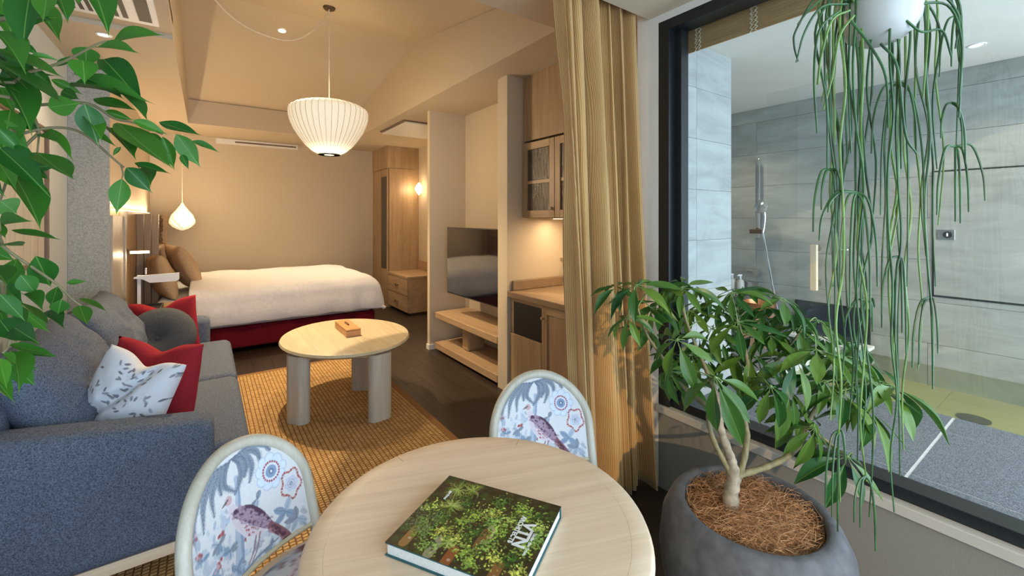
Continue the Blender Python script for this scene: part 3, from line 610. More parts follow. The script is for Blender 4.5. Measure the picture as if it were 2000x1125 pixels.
# bed
bd = thing('bed', 'double bed with dark red upholstered base', 'bed', (.6, 6.4, 0))
B(-.42, 1.76, 5.49, 7.40, .05, .285, bev=.02).build('base', 'red_velvet', bd)
for x in (-.3, 1.6):
    for y in (5.65, 7.2): MB().lathe([(.025, 0), (.03, .06)], 12, (x, y, 0)).build('foot', 'black_matt', bd)
B(-.42, 1.75, 5.48, 7.40, .285, .60, bev=.06, seg=4).build('mattress', 'mattress_white', bd, smooth=True)
def duvet():
    m = MB(); R = .15; hA, hB = .235, .215; y0, y1, x0, x1 = 5.41, 7.47, -.14, 1.84; top = .70
    def prof(q, W, both):
        """q = distance along the cloth from its hem; gives place across the bed and how far the cloth has fallen"""
        h = hA if both else hB; arc = R * PI / 2
        if both and q > h + arc + (W - 2 * R) / 2 + 1e-6: p, d = prof(2 * (h + arc) + W - 2 * R - q, W, both); return W - p, d
        if q < h: return -.030 * math.sin(q / h * PI) * 1.0, R + (h - q)
        if q < h + arc: t = (q - h) / R; return R * (1 - math.cos(t)), R * (1 - math.sin(t))
        return R + q - h - arc, 0
    WA = y1 - y0; LA = 2 * (hA + R * PI / 2) + WA - 2 * R; LBq = hB + R * PI / 2 + (x1 - x0) - R
    def fn(u, v):
        a, da = prof(v * LA, WA, True); b, db = prof((1 - u) * LBq, 0, False)
        X = x1 - b; Y = y0 + a
        crown = .045 * min(1, max(0, min(a, WA - a) - .05) / .5) ** .7 * min(1, max(0, b) / .3)
        z = top + crown - da - db
        flat = 1 if da + db < .05 else .35
        z += flat * (.022 * mnoise.noise(Vector((X * 2.4, Y * 2.0, 1))) + .010 * mnoise.noise(Vector((X * 6, Y * 4.5, 3.3))))
        side = min(1, da / .25); Y += side * (.014 * math.sin(X * 15 + 2 * math.sin(X * 4)) + .010 * mnoise.noise(Vector((X * 6, 0, da * 7)))) * (-1 if a < WA / 2 else 1)
        X += min(1, db / .25) * .012 * math.sin(Y * 16)
        return Vector((X, Y, max(z, .318 + .006 * math.sin(X * 17) + .006 * math.sin(Y * 13))))
    m.grid(fn, 110, 110)
    o = m.build('duvet', 'bed_linen', smooth=True, angle=None)
    s = o.modifiers.new('down', 'SOLIDIFY'); s.thickness = .02; s.offset = -1
    tag(o, 'white duvet spread over the bed', 'duvet')
duvet()
def pillow(w, h, t, n=26, p=.10, chop=0, fold=0, seed=0, wr=.012):
    m = MB(); fr = []
    for side in (1, -1):
        vs = []
        for j in range(n + 1):
            for i in range(n + 1):
                u = -1 + 2 * i / n; v = -1 + 2 * j / n
                x = w / 2 * u * (1 - p * (1 - v * v) * abs(u)); y = h / 2 * v * (1 - p * (1 - u * u) * abs(v))
                z = side * t / 2 * max(0, (1 - u * u) * (1 - v * v)) ** .42
                q = Vector((x * 5 + seed, y * 5, side * 2)); e = max(0, (1 - abs(u)) * (1 - abs(v))) ** .5
                z += wr * mnoise.noise(q * 1.5) * e + wr * .6 * mnoise.noise(q * 4) * e
                if chop: y -= chop * math.exp(-(u / .38) ** 2) * max(0, (v + .3) / 1.3); z -= side * .25 * chop * math.exp(-(u / .16) ** 2) * max(0, (v + .2) / 1.2) * e
                if fold: z -= side * fold * math.exp(-((u * .8 - v * .55 + .1) / .13) ** 2) * e
                vs.append(Vector((x, y, z)))
        o = len(m.v); m.v += vs
        for j in range(n):
            for i in range(n):
                a = o + j * (n + 1) + i; m.f.append((a, a + 1, a + n + 2, a + n + 1) if side > 0 else (a, a + n + 1, a + n + 2, a + 1))
    return m
def place(o, loc, xaxis, up):
    """xaxis along the width, up along the height of a cushion"""
    x = Vector(xaxis).normalized(); y = Vector(up); y = (y - x * y.dot(x)).normalized(); z = x.cross(y)
    o.matrix_world = Matrix(((x.x, y.x, z.x, loc[0]), (x.y, y.y, z.y, loc[1]), (x.z, y.z, z.z, loc[2]), (0, 0, 0, 1)))
def weld(o, d=.0005):
    bm = bmesh.new(); bm.from_mesh(o.data); bmesh.ops.remove_doubles(bm, verts=bm.verts[:], dist=d); bmesh.ops.recalc_face_normals(bm, faces=bm.faces[:]); bm.to_mesh(o.data); bm.free(); return o
for uu, vv, Y, hh, lab, sd, lean in ((314, 538, 5.95, .50, 'tan pillow leaning on the headboard nearest the lamp', 3, .30), (359, 521, 6.35, .56, 'tan pillow standing in front of the other pillow', 9, .42)):
    o = weld(pillow(.66, hh, .20, p=.03, chop=.02, seed=sd, wr=.025).build('bed_pillow', 'pillow_tan', origin=(0, 0, 0), smooth=True, angle=None))
    p = at(uu, vv, y=Y); place(o, p, (-.25, 1, 0), (-lean, -.05, 1)); tag(o, lab, 'pillow', 'pillows on the bed')
# bud pendant
bp = at(356, 426, y=7.2)
bu = thing('bud_pendant', 'small glowing bud shaped pendant over the far bedside', 'pendant light', (bp.x, bp.y, bp.z - .17))
prof = [(.012, .20), (.025, .165), (.06, .11), (.105, .04), (.128, -.02), (.125, -.07), (.095, -.115), (.055, -.145), (.02, -.16), (0, -.165)]
pp = [(a, b) for a, b in zip(np.interp(np.linspace(0, 9, 28), range(10), [q[0] for q in prof]), np.interp(np.linspace(0, 9, 28), range(10), [q[1] for q in prof]))]
MB().lathe(pp, 96, bp, fn=lambda a, z, t: 1 + .24 * (abs(math.sin((a + z * 5.5) * 5)) - .5) * min(1, 6 * t)).build('shade', 'bud_glow', bu, smooth=True, angle=30)
MB().tube([bp + Vector((0, 0, .2)), (bp.x, bp.y, H - .002)], .004, 6).build('cord', 'pale_cord', bu)
add_light('bud_bulb', 'POINT', (bp.x + .05, bp.y - .2, bp.z), 13, WARM, shadow_soft_size=.12)
# ------------------------------------------------------------------ big pendant
LP = at(643, 250, y=3.9); zt_, zb__ = at(643, 199, y=3.9).z, at(643, 302, y=3.9).z; Lh = zt_ - zb__
pl = thing('pendant_lamp', 'large ribbed cream bubble pendant above the coffee table', 'pendant light', (LP.x, LP.y, zb__))
prof = [(.030, 1.0), (.14, .985), (.22, .95), (.28, .90), (.310, .85), (.318, .80), (.316, .70), (.302, .58), (.275, .44), (.235, .30), (.19, .17), (.14, .07), (.085, .0)]
tt = np.linspace(0, 12, 40); pr = [(float(np.interp(t, range(13), [q[0] for q in prof])), float(np.interp(t, range(13), [q[1] for q in prof])) * Lh) for t in tt]
NR = 40
c0 = Vector((LP.x, LP.y, zb__))
MB().lathe(pr, NR * 4, c0, fn=lambda a, z, t: 1 - .012 * (abs(math.sin(a * NR / 2)) if t > .02 else 0) + .0).build('shade', 'lamp_shade_glow', pl, smooth=True, angle=None)
for k in range(NR):
    a = 2 * PI * k / NR
    r0 = MB().tube([c0 + Vector((r * 1.001 * math.cos(a), r * 1.001 * math.sin(a), z)) for r, z in pr], .0019, 4).build('rib', 'shade_rib', pl)
MB().lathe([(.088, -.004), (.088, .006), (.078, .006), (.078, -.004), (.088, -.004)], 32, c0).build('bottom_ring', 'brushed_steel', pl, smooth=True); MB().lathe([(.078, -.0035), (.04, -.004), (0, -.004)], 24, c0).build('opening', 'lamp_opening', pl)
zc_ = zr - (TR - LP.y) * (zr - zs) / (TR - T0)
MB().tube([c0 + Vector((0, 0, Lh)), (LP.x, LP.y, zc_ - .02)], .0045, 8).build('cord', 'pale_cord', pl)
MB().lathe([(.0, -.012), (.045, -.010), (.05, .0), (.05, .004)], 24, (LP.x, LP.y, zc_ - .008)).build('ceiling_hook_plate', 'bronze', pl, smooth=True)
sw = [at(646, 14, y=LP.y), at(622, 50, y=LP.y - .05), at(590, 73, y=LP.y - .1), at(553, 78, y=LP.y - .2), at(500, 62, y=LP.y - .3), at(455, 35, y=LP.y - .4), at(420, 0, y=LP.y - .5), at(400, -25, y=LP.y - .55)]
MB().tube(smooth_path(sw), .004, 6).build('swag_cord', 'pale_cord', pl, smooth=True)
add_light('pendant_bulb', 'POINT', (LP.x, LP.y, zb__ - .05), 50, WARM, shadow_soft_size=.10)
add_light('pendant_upglow', 'POINT', (LP.x, LP.y, zt_ + .07), 2.5, WARM, shadow_soft_size=.12)
# downlights
zz = 3.2
for k in range(30): D1 = at(551, 59, z=zz); zz = .5 * zz + .5 * (zr - (D1.y - TR) * (zr - zs) / (T1 - TR) - .006)
downlight(D1 - Vector((0, 0, .004)), 'bright recessed downlight in the sloping ceiling', tilt=-.16)
s1 = add_light('slope_downlight', 'SPOT', D1 - Vector((0, 0, .03)), 360.0, (1, .76, .48), spot_size=1.25, spot_blend=.55, shadow_soft_size=.022)
s1.rotation_euler = (Vector((.95, 3.4, 0)) - D1).to_track_quat('-Z', 'Y').to_euler()
D2 = at(203, 68, z=H - .001); downlight(D2, 'recessed downlight in the low ceiling left of the gabled recess', 'downlight_dim')
add_light('sofa_downlight', 'SPOT', D2 - Vector((0, 0, .03)), 24, WARM, spot_size=1.7, spot_blend=.8, shadow_soft_size=.03)
s2 = add_light('bed_fill_spot', 'SPOT', (1.2, 6.4, 2.96), 150, (1, .77, .50), spot_size=1.3, spot_blend=.8, shadow_soft_size=.03)  # fill light added to brighten the bed and end wall
add_light('entry_fill_spot', 'SPOT', (2.8, 6.05, 2.61), 45, WARM, spot_size=2.0, spot_blend=.8, shadow_soft_size=.05)  # extra fill for the entry, no lamp known there
downlight(Vector((1.2, 6.4, zr - 2.0 * (zr - zs) / (T1 - TR) - .010)), 'added downlight fixture for the bed fill light, hidden behind the pendant', tilt=-.16)  # invented fixture for the bed fill, out of view behind the pendant
downlight(Vector((2.8, 6.05, H - .001)), 'added downlight fixture for the entry fill light, hidden behind the partition')  # invented fixture for the entry fill, out of view
downlight(Vector((3.7, 2.0, BZ - .001)), 'recessed downlight in the ceiling above the shower', 'downlight_dim')
ac = thing('ceiling_cassette', 'white ceiling air conditioning cassette above the ficus', 'air conditioner', (-.50, 3.22, H + .01))
B(-.78, -.24, 2.92, 3.52, H + .012, H + .03, bev=.004).build('panel', 'white_metal', ac); B(-.72, -.38, 2.98, 3.46, H + .008, H + .012).build('intake', 'black_matt', ac)
for k in range(9): B(-.715 + k * .037, -.700 + k * .037, 2.98, 3.46, H + .004, H + .009).build('louvre', 'white_metal', ac)
B(-.33, -.27, 2.98, 3.46, H + .008, H + .012).build('outlet', 'black_matt', ac)
# picture on the sofa wall
pc = thing('framed_picture', 'brown framed picture of pale wooden boards on the grey wall', 'picture', (-.84, 3.4, 1.1))
zA, zB = at(86, 516, x=-.84).z, at(86, 250, x=-.84).z; yA, yB = 2.9, at(88, 400, x=-.84).y
for a in ((yA, yB, zA, zA + .025), (yA, yB, zB - .025, zB), (yA, yA + .025, zA + .025, zB - .025), (yB - .025, yB, zA + .025, zB - .025)): B(-.85, -.82, *a, bev=.003).build('frame', 'dark_oak', pc)
n = 8
for k in range(n):
    a = yA + .025 + k * (yB - yA - .05) / n; B(-.848, -.838, a + .002, a + (yB - yA - .05) / n - .002, zA + .025, zB - .025).build('picture_board', 'pale_oak_z', pc)

# ================================================================== sofa and cushions
sf = thing('sofa', 'dark grey wool two seat sofa along the left wall', 'sofa', (-.33, 3.38, 0))
B(-.80, .03, 2.19, 4.57, .108, .154, bev=.004).build('base_frame', 'pale_oak_x', sf)
for x in (-.72, -.05):
    for y in (2.32, 4.44): MB().lathe([(.016, .0136), (.022, .108)], 14, (x, y, 0)).build('leg', 'pale_oak_z', sf, smooth=True)
for y0, y1 in ((2.155, 2.345), (4.42, 4.60)):
    m = B(-.83, .03, y0, y1, .154, .62, bev=.055, seg=5)
    for v in m.v:
        if v.z > .4: v.z += .11 * max(0, (-v.x - .05) / .78)
    m.build('arm', 'sofa_wool', sf, smooth=True, angle=None)
B(-.84, -.60, 2.30, 4.46, .154, .78, bev=.06, seg=4).build('back', 'sofa_wool', sf, smooth=True, angle=None)
for y0, y1 in ((2.35, 3.38), (3.385, 4.415)):
    m = B(-.62, .175, y0, y1, .16, .425, bev=.055, seg=6)
    for v in m.v:
        if v.z > .37: v.z += .018 * math.sin(PI * min(1, max(0, (v.y - y0) / (y1 - y0))))
    m.build('seat_cushion', 'sofa_wool', sf, smooth=True, angle=None)
for k, (yc, w, h, lx) in enumerate(((2.86, 1.06, .60, .50), (3.90, 1.02, .54, .46))):
    m = pillow(w, h, .30, n=30, p=.05, seed=k * 7 + 2, wr=.035)
    o = weld(m.build('back_cushion', 'sofa_wool', sf, origin=(0, 0, 0), smooth=True, angle=None)); bpy.context.view_layer.update()
    x = Vector((.02, -1, 0)); y = Vector((-lx, 0, 1)); x.normalize(); y = (y - x * y.dot(x)).normalized(); z = x.cross(y)
    loc = Vector((-.52, yc, .67)) - world_loc(sf)
    o.matrix_local = Matrix(((x.x, y.x, z.x, loc.x), (x.y, y.y, z.y, loc.y), (x.z, y.z, z.z, loc.z), (0, 0, 0, 1)))
def cushion(name, mat, label, m, loc, xa, up):
    o = weld(m.build(name, mat, origin=(0, 0, 0), smooth=True, angle=None)); place(o, loc, xa, up); return tag(o, label, 'cushion', 'loose cushions on the sofa')
cushion('throw_cushion', 'red_wool', 'red wool cushion propped against the far sofa arm', pillow(.52, .42, .15, p=.04, chop=.06, seed=1), at(318, 638, y=4.28), (.8, -.45, .12), (-.31, .24, .92))
cushion('throw_cushion', 'red_wool', 'red wool cushion folded behind the white leaf cushion', pillow(.43, .42, .17, p=.04, chop=.05, seed=5, fold=.03), at(303, 746, y=2.82), (.8, -.55, -.10), (-.41, .34, .8))
m = MB(); R_ = .20
pr_ = [(0, -.05), (.02, -.052), (.10, -.062), (.165, -.058), (.195, -.035), (.205, 0), (.195, .035), (.165, .058), (.10, .062), (.04, .054), (.015, .044), (0, .040)]
m.lathe(pr_, 40); o = m.build('round_cushion', 'round_cushion_wool', origin=(0, 0, 0), smooth=True, angle=None)
MB().lathe([(0, .036), (.014, .040), (.012, .048), (0, .050)], 14).build('button', 'round_cushion_wool', o, smooth=True)
o.scale = (1, 1, 1); place(o, at(311, 662, y=4.08), (1, -.2, 0), (-.05, .42, 1)); o.scale = (1.12, 1.12, 1.12); tag(o, 'round charcoal cushion with a centre button', 'cushion', 'loose cushions on the sofa')
# -------- painting small prints as colour attributes
class Canvas:
    def __init__(s, w, h, bg): s.w, s.h = w, h; s.a = np.empty((h, w, 3)); s.a[:] = bg
    def disc(s, u, v, r, col, al=1.0, asp=1.0, rot=0):
        """u, v, r in units of the width; v down"""
        W = s.w; R = r * max(1, asp); x0, x1 = int(max(0, (u - R) * W)), int(min(W, (u + R) * W + 2)); y0, y1 = int(max(0, (v - R) * W)), int(min(s.h, (v + R) * W + 2))
        if x1 <= x0 or y1 <= y0: return
        X, Y = np.meshgrid((np.arange(x0, x1) + .5) / W - u, (np.arange(y0, y1) + .5) / W - v)
        if rot: X, Y = X * math.cos(rot) + Y * math.sin(rot), -X * math.sin(rot) + Y * math.cos(rot)
        d = np.hypot(X / asp, Y); k = (np.clip((r - d) * W + .5, 0, 1) * al)[..., None]
        s.a[y0:y1, x0:x1] = s.a[y0:y1, x0:x1] * (1 - k) + np.array(col) * k
    def stroke(s, pts, r0, r1, col, al=1.0, n=24, belly=0):
        P = [Vector((p[0], p[1], 0)) for p in pts]; S = smooth_path(P, n) if len(P) > 2 else [P[0].lerp(P[1], k / n) for k in range(n + 1)]
        for i, p in enumerate(S):
            t = i / (len(S) - 1); s.disc(p.x, p.y, max(.0008, r0 + (r1 - r0) * t + belly * math.sin(PI * t)), col, al)
        return S
    def frond(s, pts, col, dark, wd=.022):
        S = s.stroke(pts, .003, .001, col, .7, belly=wd * .75)
        for i in range(2, len(S) - 2, 2):
            d = (S[i + 1] - S[i - 1]).normalized(); t = i / len(S); L = wd * math.sin(PI * t) ** .6
            for sg in (-1, 1):
                q = S[i] + Vector((-d.y, d.x, 0)) * sg * L + d * L * .9; s.stroke([(S[i].x, S[i].y), (q.x, q.y)], .0035, .0018, dark if (i // 2) % 2 else col, .55, n=6)
        s.stroke(pts, .0028, .0012, dark, .9)
    def flower(s, u, v, r, pet, ring, cen, n=9):
        for k in range(n):
            a = 2 * PI * k / n; s.disc(u + r * .72 * math.cos(a), v + r * .72 * math.sin(a), r * .36, pet)
            s.disc(u + r * .72 * math.cos(a), v + r * .72 * math.sin(a), r * .28, tuple(min(1, c * 1.12) for c in pet))
        s.disc(u, v, r * .74, tuple(min(1, c * 1.10) for c in pet))
        for k in range(22):
            a = 2 * PI * k / 22; s.disc(u + r * .54 * math.cos(a), v + r * .54 * math.sin(a), r * .062, ring)
        s.disc(u, v, r * .46, (.86, .86, .89)); s.disc(u, v, r * .36, cen); s.disc(u, v, r * .18, tuple(c * .8 for c in cen)); s.disc(u, v, r * .07, (.88, .9, .93))
    def lin(s):
        c = np.clip(s.a, 0, 1); return np.where(c <= .04045, c / 12.92, ((c + .055) / 1.055) ** 2.4)
def chair_canvas():
    cv = Canvas(300, 250, (.85, .845, .84)); r = random.Random(3)
    G = (.55, .58, .62); D = (.36, .41, .48); Bl = (.54, .61, .69); LB = (.68, .72, .77); Rd = (.62, .30, .30); Pk = (.80, .66, .66); Pu = (.33, .22, .30)
    for k in range(120):                    # soft background foliage
        u, v = r.uniform(.0, .46), r.uniform(.30, .83); cv.disc(u, v, r.uniform(.008, .022), r.choice((LB, Bl, LB, (.76, .80, .86))), .55, 2.2, r.uniform(0, 3.1))
    for k in range(60):
        u, v = r.uniform(.2, .95), r.uniform(.66, .83); cv.disc(u, v, r.uniform(.008, .02), r.choice((LB, Bl, G)), .5, 2.2, r.uniform(0, 3.1))
    cv.stroke([(.47, .16), (.455, .28), (.43, .40), (.40, .56), (.36, .83)], .018, .034, LB, .9); cv.stroke([(.48, .16), (.465, .28), (.445, .40), (.43, .56), (.41, .83)], .006, .014, Bl, .8)
    for a in ([(.46, .04), (.30, .07), (.18, .18), (.14, .33)], [(.46, .04), (.36, .07), (.26, .16), (.24, .29)], [(.46, .04), (.41, .06), (.34, .12), (.33, .20)], [(.47, .03), (.40, .08), (.37, .16), (.44, .24)], [(.47, .03), (.52, .08), (.51, .17), (.43, .26)], [(.48, .03), (.58, .06), (.61, .15), (.56, .25)], [(.48, .03), (.56, .06), (.57, .13), (.53, .19)], [(.49, .03), (.62, .04), (.68, .09), (.68, .16)], [(.50, .03), (.66, .02), (.75, .06), (.78, .12)], [(.44, .04), (.25, .06), (.10, .20), (.06, .34)]):
        cv.frond(a, G, D, .03)
    cv.flower(.745, .26, .125, (.74, .77, .82), Rd, (.52, .60, .70))
    for k in range(34):
        a = 2 * PI * k / 34; rr = .082 * (1 + .13 * math.sin(5 * a)); cv.disc(.885 + rr * math.cos(a), .43 + rr * 1.25 * math.sin(a), .009, Rd if k % 2 else (.72, .45, .43))
    cv.disc(.885, .43, .062, (.84, .83, .86)); cv.flower(.885, .43, .052, (.70, .72, .77), (.6, .5, .55), (.62, .66, .72), 6)
    for (u, v, L, n0) in ((.60, .39, .07, 5), (.80, .60, .12, 5), (.88, .70, .11, 4), (.13, .62, .11, 6), (.24, .46, .07, 6), (.10, .46, .06, 5), (.32, .56, .07, 6), (.95, .80, .07, 4), (.36, .72, .08, 5), (.66, .78, .07, 5)):
        for k in range(n0):
            a = r.uniform(0, 6.28); e = (u + L * math.cos(a), v + L * math.sin(a) * .8); cv.stroke([(u, v), e], .003, .002, r.choice((Bl, G, LB)), .85, 18, belly=L * .20); cv.stroke([(u, v), e], .0022, .001, D, .8)
    for (u, v) in ((.06, .30), (.225, .56), (.20, .585), (.10, .72), (.27, .42), (.08, .42), (.45, .80), (.30, .80), (.62, .82)):
        for k in range(7): cv.disc(u + r.uniform(-.022, .022), v + r.uniform(-.012, .012), .011, r.choice((Rd, Pk, (.70, .42, .40))), .8)
        cv.stroke([(u, v + .01), (u + .01, v + .10)], .003, .002, G, .8)
    # bird (drawn in its own frame, a little larger)
    pc_ = cv; bc = Canvas(300, 250, (0, 0, 0)); K = 1.16
    class Big:
        def disc(s, u, v, r_, *a): pc_.disc(.375 + (u - .385) * K, .262 + (v - .295) * K, r_ * K, *a)
        def stroke(s, pts, r0, r1, col, al=1.0, n=24, belly=0): pc_.stroke([(.375 + (u - .385) * K, .262 + (v - .295) * K) for u, v in pts], r0 * K, r1 * K, col, al, n, belly * K)
    cv = Big()
    cv.stroke([(.385, .305), (.40, .36), (.43, .44), (.49, .52)], .020, .050, (.86, .82, .84)); cv.stroke([(.40, .36), (.43, .46), (.50, .55), (.58, .60)], .030, .020, (.84, .78, .80))
    cv.disc(.385, .295, .026, Pk); cv.stroke([(.365, .295), (.335, .305)], .008, .002, (.45, .4, .42)); cv.disc(.378, .290, .005, (.2, .1, .1))
    cv.stroke([(.415, .39), (.50, .44), (.58, .53), (.655, .63)], .020, .012, Pu, 1, belly=.030)
    for k in range(150):
        t = r.random(); u, v = .42 + .24 * t + r.uniform(-.03, .03), .39 + .24 * t + r.uniform(-.04, .03); cv.disc(u, v, .0065, (.66, .56, .62), .75, 2.0, .7)
    for k in range(26): cv.disc(.49 + r.uniform(-.05, .04), .53 + r.uniform(-.03, .05), .005, Rd, .8)
    cv.stroke([(.64, .61), (.71, .69), (.765, .77), (.80, .86)], .024, .016, (.52, .34, .36)); cv.stroke([(.63, .63), (.69, .70), (.74, .79), (.76, .86)], .010, .008, (.66, .50, .50))
    for k in range(36):
        t = r.random(); cv.disc(.65 + .13 * t + r.uniform(-.015, .015), .62 + .2 * t + r.uniform(-.015, .015), .006, (.30, .18, .22), .7, 2.2, .9)
    for dx in (0, .03): cv.stroke([(.53 + dx, .60), (.50 + dx, .68), (.46 + dx, .73)], .006, .004, (.60, .48, .50))
    cv.stroke([(.40, .76), (.55, .73), (.68, .72)], .010, .006, (.52, .55, .60))
    cv = pc_
    return cv.lin()
CHAIR = chair_canvas()
HW, HS, HT, HTILT, HK = .221, .602, .817, .225, 1.09
def hx(s, z): return -.23 - HTILT * (z - .45) + HK * s * s
def make_chair(label, loc, rot, first=None):
    grp = 'dining chairs at the round table'
    if first is not None:
        t = first.copy(); C.objects.link(t); t.location = loc; t.rotation_euler = (0, 0, rot); t['label'] = label
        for ch in first.children:
            q = ch.copy(); C.objects.link(q); q.parent = t
            for g in ch.children:
                g2 = g.copy(); C.objects.link(g2); g2.parent = q
        return t
    t = thing('dining_chair', label, 'chair', (0, 0, 0), grp)
    # hoop: outer and inner line, rounded bar
    pts = []; a = [PI * k / 40 for k in range(41)]; r = .017; W = HW - r; T = HT - r
    side = [(W, z) for z in (.44, .48, .52, .56)]
    line = side + [(W * math.cos(k), HS + (T - HS) * math.sin(k)) for k in a] + [(-s, z) for s, z in side[::-1]]
    MB().tube([(hx(s, z), s, z) for s, z in line], r, 12).build('back_frame', 'pale_oak_z', t, smooth=True)
    Wi = W - r * .75; Ti = T - r * .75; z0 = .478
    nu, nv = 220, 170; m = MB(); cols = []
    def zt(s): return HS + (Ti - HS) * math.sqrt(max(0, 1 - (s / Wi) ** 2))
    def fn(u, v):
        s = (2 * u - 1) * Wi; z = z0 + (zt(s) - z0) * v; e = min(1, 4 * min(u, 1 - u, v * .9, (1 - v) * .9 + .0)); 
        uu = u; vv = (Ti - z) / (2 * Wi); cols.append(CHAIR[min(249, max(0, int(vv * 300))), min(299, int(uu * 300))])
        return Vector((hx(s, z) + .004 + .014 * e ** .5, s, z))
    m.grid(fn, nu, nv); m.col = np.array(cols); m.build('back_pad', 'chair_print', t, smooth=True, angle=None)
    m = MB(); m.grid(lambda u, v: Vector((hx((2 * u - 1) * Wi, 0) * 0 + hx((2 * u - 1) * Wi, z0 + (zt((2 * u - 1) * Wi) - z0) * v) - .012, (2 * u - 1) * Wi, z0 + (zt((2 * u - 1) * Wi) - z0) * v)), 30, 20).build('back_shell', 'pale_oak_z', t, smooth=True, angle=None)
    MB().tube([(hx(s, z0), s, z0 - .004) for s in np.linspace(-W, W, 14)], .011, 8).build('bottom_rail', 'pale_oak_y', t, smooth=True)
    nr = 60; m = MB(); cols = []
    def seat(u, v):
        aa = 2 * PI * u; rr = v; x = .225 * rr * math.cos(aa); y = .225 * rr * math.sin(aa); x = x * (1.0 + .08 * math.cos(aa)); z = .455 + .035 * (1 - rr ** 4)
        cols.append(CHAIR[min(249, max(0, int((.42 - x * 1.6) * 300))), min(299, max(0, int((.5 + y * 2) * 300)))]); return Vector((x, y, z))
    m.grid(seat, 72, 40); m.col = np.array(cols); weld(m.build('seat_pad', 'chair_print', t, smooth=True, angle=None), .0002)
    MB().lathe([(.0, .405), (.215, .405), (.23, .42), (.23, .45), (.222, .458), (0, .458)], 48).build('seat_frame', 'pale_oak_x', t, smooth=True)
    for sx, sy in ((1, 1), (1, -1)): MB().tube([(.15, .15 * sy, .41), (.19, .18 * sy, 0)], [.021, .014], 12).build('leg', 'pale_oak_z', t, smooth=True)
    for sy in (1, -1): MB().tube(smooth_path([(hx(W, .44), W * sy, .44), (-.185, .195 * sy, .30), (-.22, .19 * sy, .12), (-.25, .19 * sy, 0)], 4), [.018] * 12 + [.014], 12).build('leg', 'pale_oak_z', t, smooth=True)
    t.location = loc; t.rotation_euler = (0, 0, rot); return t
ch1 = make_chair('round backed bird print dining chair in front of the sofa', (.259, 1.225, 0), -.852)
make_chair('round backed bird print dining chair in front of the curtain', (1.028, 1.116, 0), -1.882, ch1)
# white leaf cushion
def leaf_cushion():
    cv = Canvas(260, 260, (.84, .85, .87)); r = random.Random(11)
    for k in range(110):
        u, v = r.random(), r.random(); g = r.choice(((.42, .42, .45), (.52, .52, .55), (.62, .62, .64), (.46, .46, .50)))
        cv.disc(u, v, .0125, g, .95, 2.4, r.uniform(0, 3.1))
    for k in range(9):
        u, v = r.random(), r.random(); cv.stroke([(u, v), (u + r.uniform(-.1, .1), v + .15), (u + r.uniform(-.1, .1), v + .3)], .0018, .0018, (.76, .76, .78), .8)
    L = cv.lin(); n = 130; m = pillow(.345, .37, .18, n=n, p=.04, chop=.045, fold=.05, seed=4, wr=.015); cols = []
    for side in range(2):
        for j in range(n + 1):
            for i in range(n + 1): cols.append(L[min(259, j * 2), min(259, i * 2)])
    m.col = np.array(cols); o = m.build('throw_cushion', 'cushion_print', origin=(0, 0, 0), smooth=True, angle=None); weld(o)
    place(o, at(252, 776, y=2.50), (.78, -.54, -.27), (-.08, .32, .95)); tag(o, 'white cushion with grey leaf print behind the near sofa arm', 'cushion', 'loose cushions on the sofa')
leaf_cushion()
# ================================================================== rug and coffee table
def rug_outline(d, n=18):
    x0, x1, y0, y1 = -.845 + d, 1.345 - d, 1.62 + d, 4.665 - d; pts = [(x0, y0)]
    R = .85 - d; pts += [(x1 - R + R * math.sin(PI / 2 * k / n), y0 + R - R * math.cos(PI / 2 * k / n)) for k in range(n + 1)]
    r = .06; pts += [(x1 - r + r * math.cos(PI / 2 * k / 6), y1 - r + r * math.sin(PI / 2 * k / 6)) for k in range(7)]; return pts + [(x0, y1)]
rg = thing('sisal_rug', 'golden woven sisal rug with a brown bound edge', 'rug', (.3, 3.1, 0))
MB().prism(rug_outline(.045), .001, .012).build('field', 'sisal', rg)
a, b = rug_outline(0), rug_outline(.048); n = len(a)
MB().add([(x, y, .001) for x, y in a] + [(x, y, .0125) for x, y in a] + [(x, y, .0135) for x, y in b] + [(x, y, .001) for x, y in b],
         [q for i in range(n) for q in ((i, (i + 1) % n, n + (i + 1) % n, n + i), (n + i, n + (i + 1) % n, 2 * n + (i + 1) % n, 2 * n + i), (2 * n + i, 2 * n + (i + 1) % n, 3 * n + (i + 1) % n, 3 * n + i))]).build('binding', 'rug_border', rg)
ctb = thing('coffee_table', 'oval pale oak coffee table on thick rounded legs', 'coffee table', (.915, 3.57, .012))
cc = Vector((.915, 3.57, 0)); zt3 = .53
MB().lathe([(0, zt3 - .045), (.88, zt3 - .045), (.96, zt3 - .038), (1.0, zt3 - .022), (.985, zt3 - .006), (.95, zt3), (0, zt3)], 72, cc, sx=.475, sy=.575).build('top', 'pale_oak_y', ctb, smooth=True)
def plank_leg(cx, cy, ang, hw, ht, name='leg'):
    n = 10; poly = []
    for k in range(n + 1): a = -PI / 2 + PI * k / n; poly.append((hw - ht + ht * math.cos(a), ht * math.sin(a)))
    for k in range(n + 1): a = PI / 2 + PI * k / n; poly.append((-hw + ht + ht * math.cos(a), ht * math.sin(a)))
    poly = [(cx + x * math.cos(ang) - y * math.sin(ang), cy + x * math.sin(ang) + y * math.cos(ang)) for x, y in poly]
    MB().prism(poly, .0125, zt3 - .044).build(name, 'pale_oak_z', ctb, smooth=True, angle=35)
plank_leg(.535, 3.36, 2.2, .085, .052); plank_leg(1.02, 3.075, .15, .085, .048); plank_leg(1.075, 3.70, -.55, .085, .045)
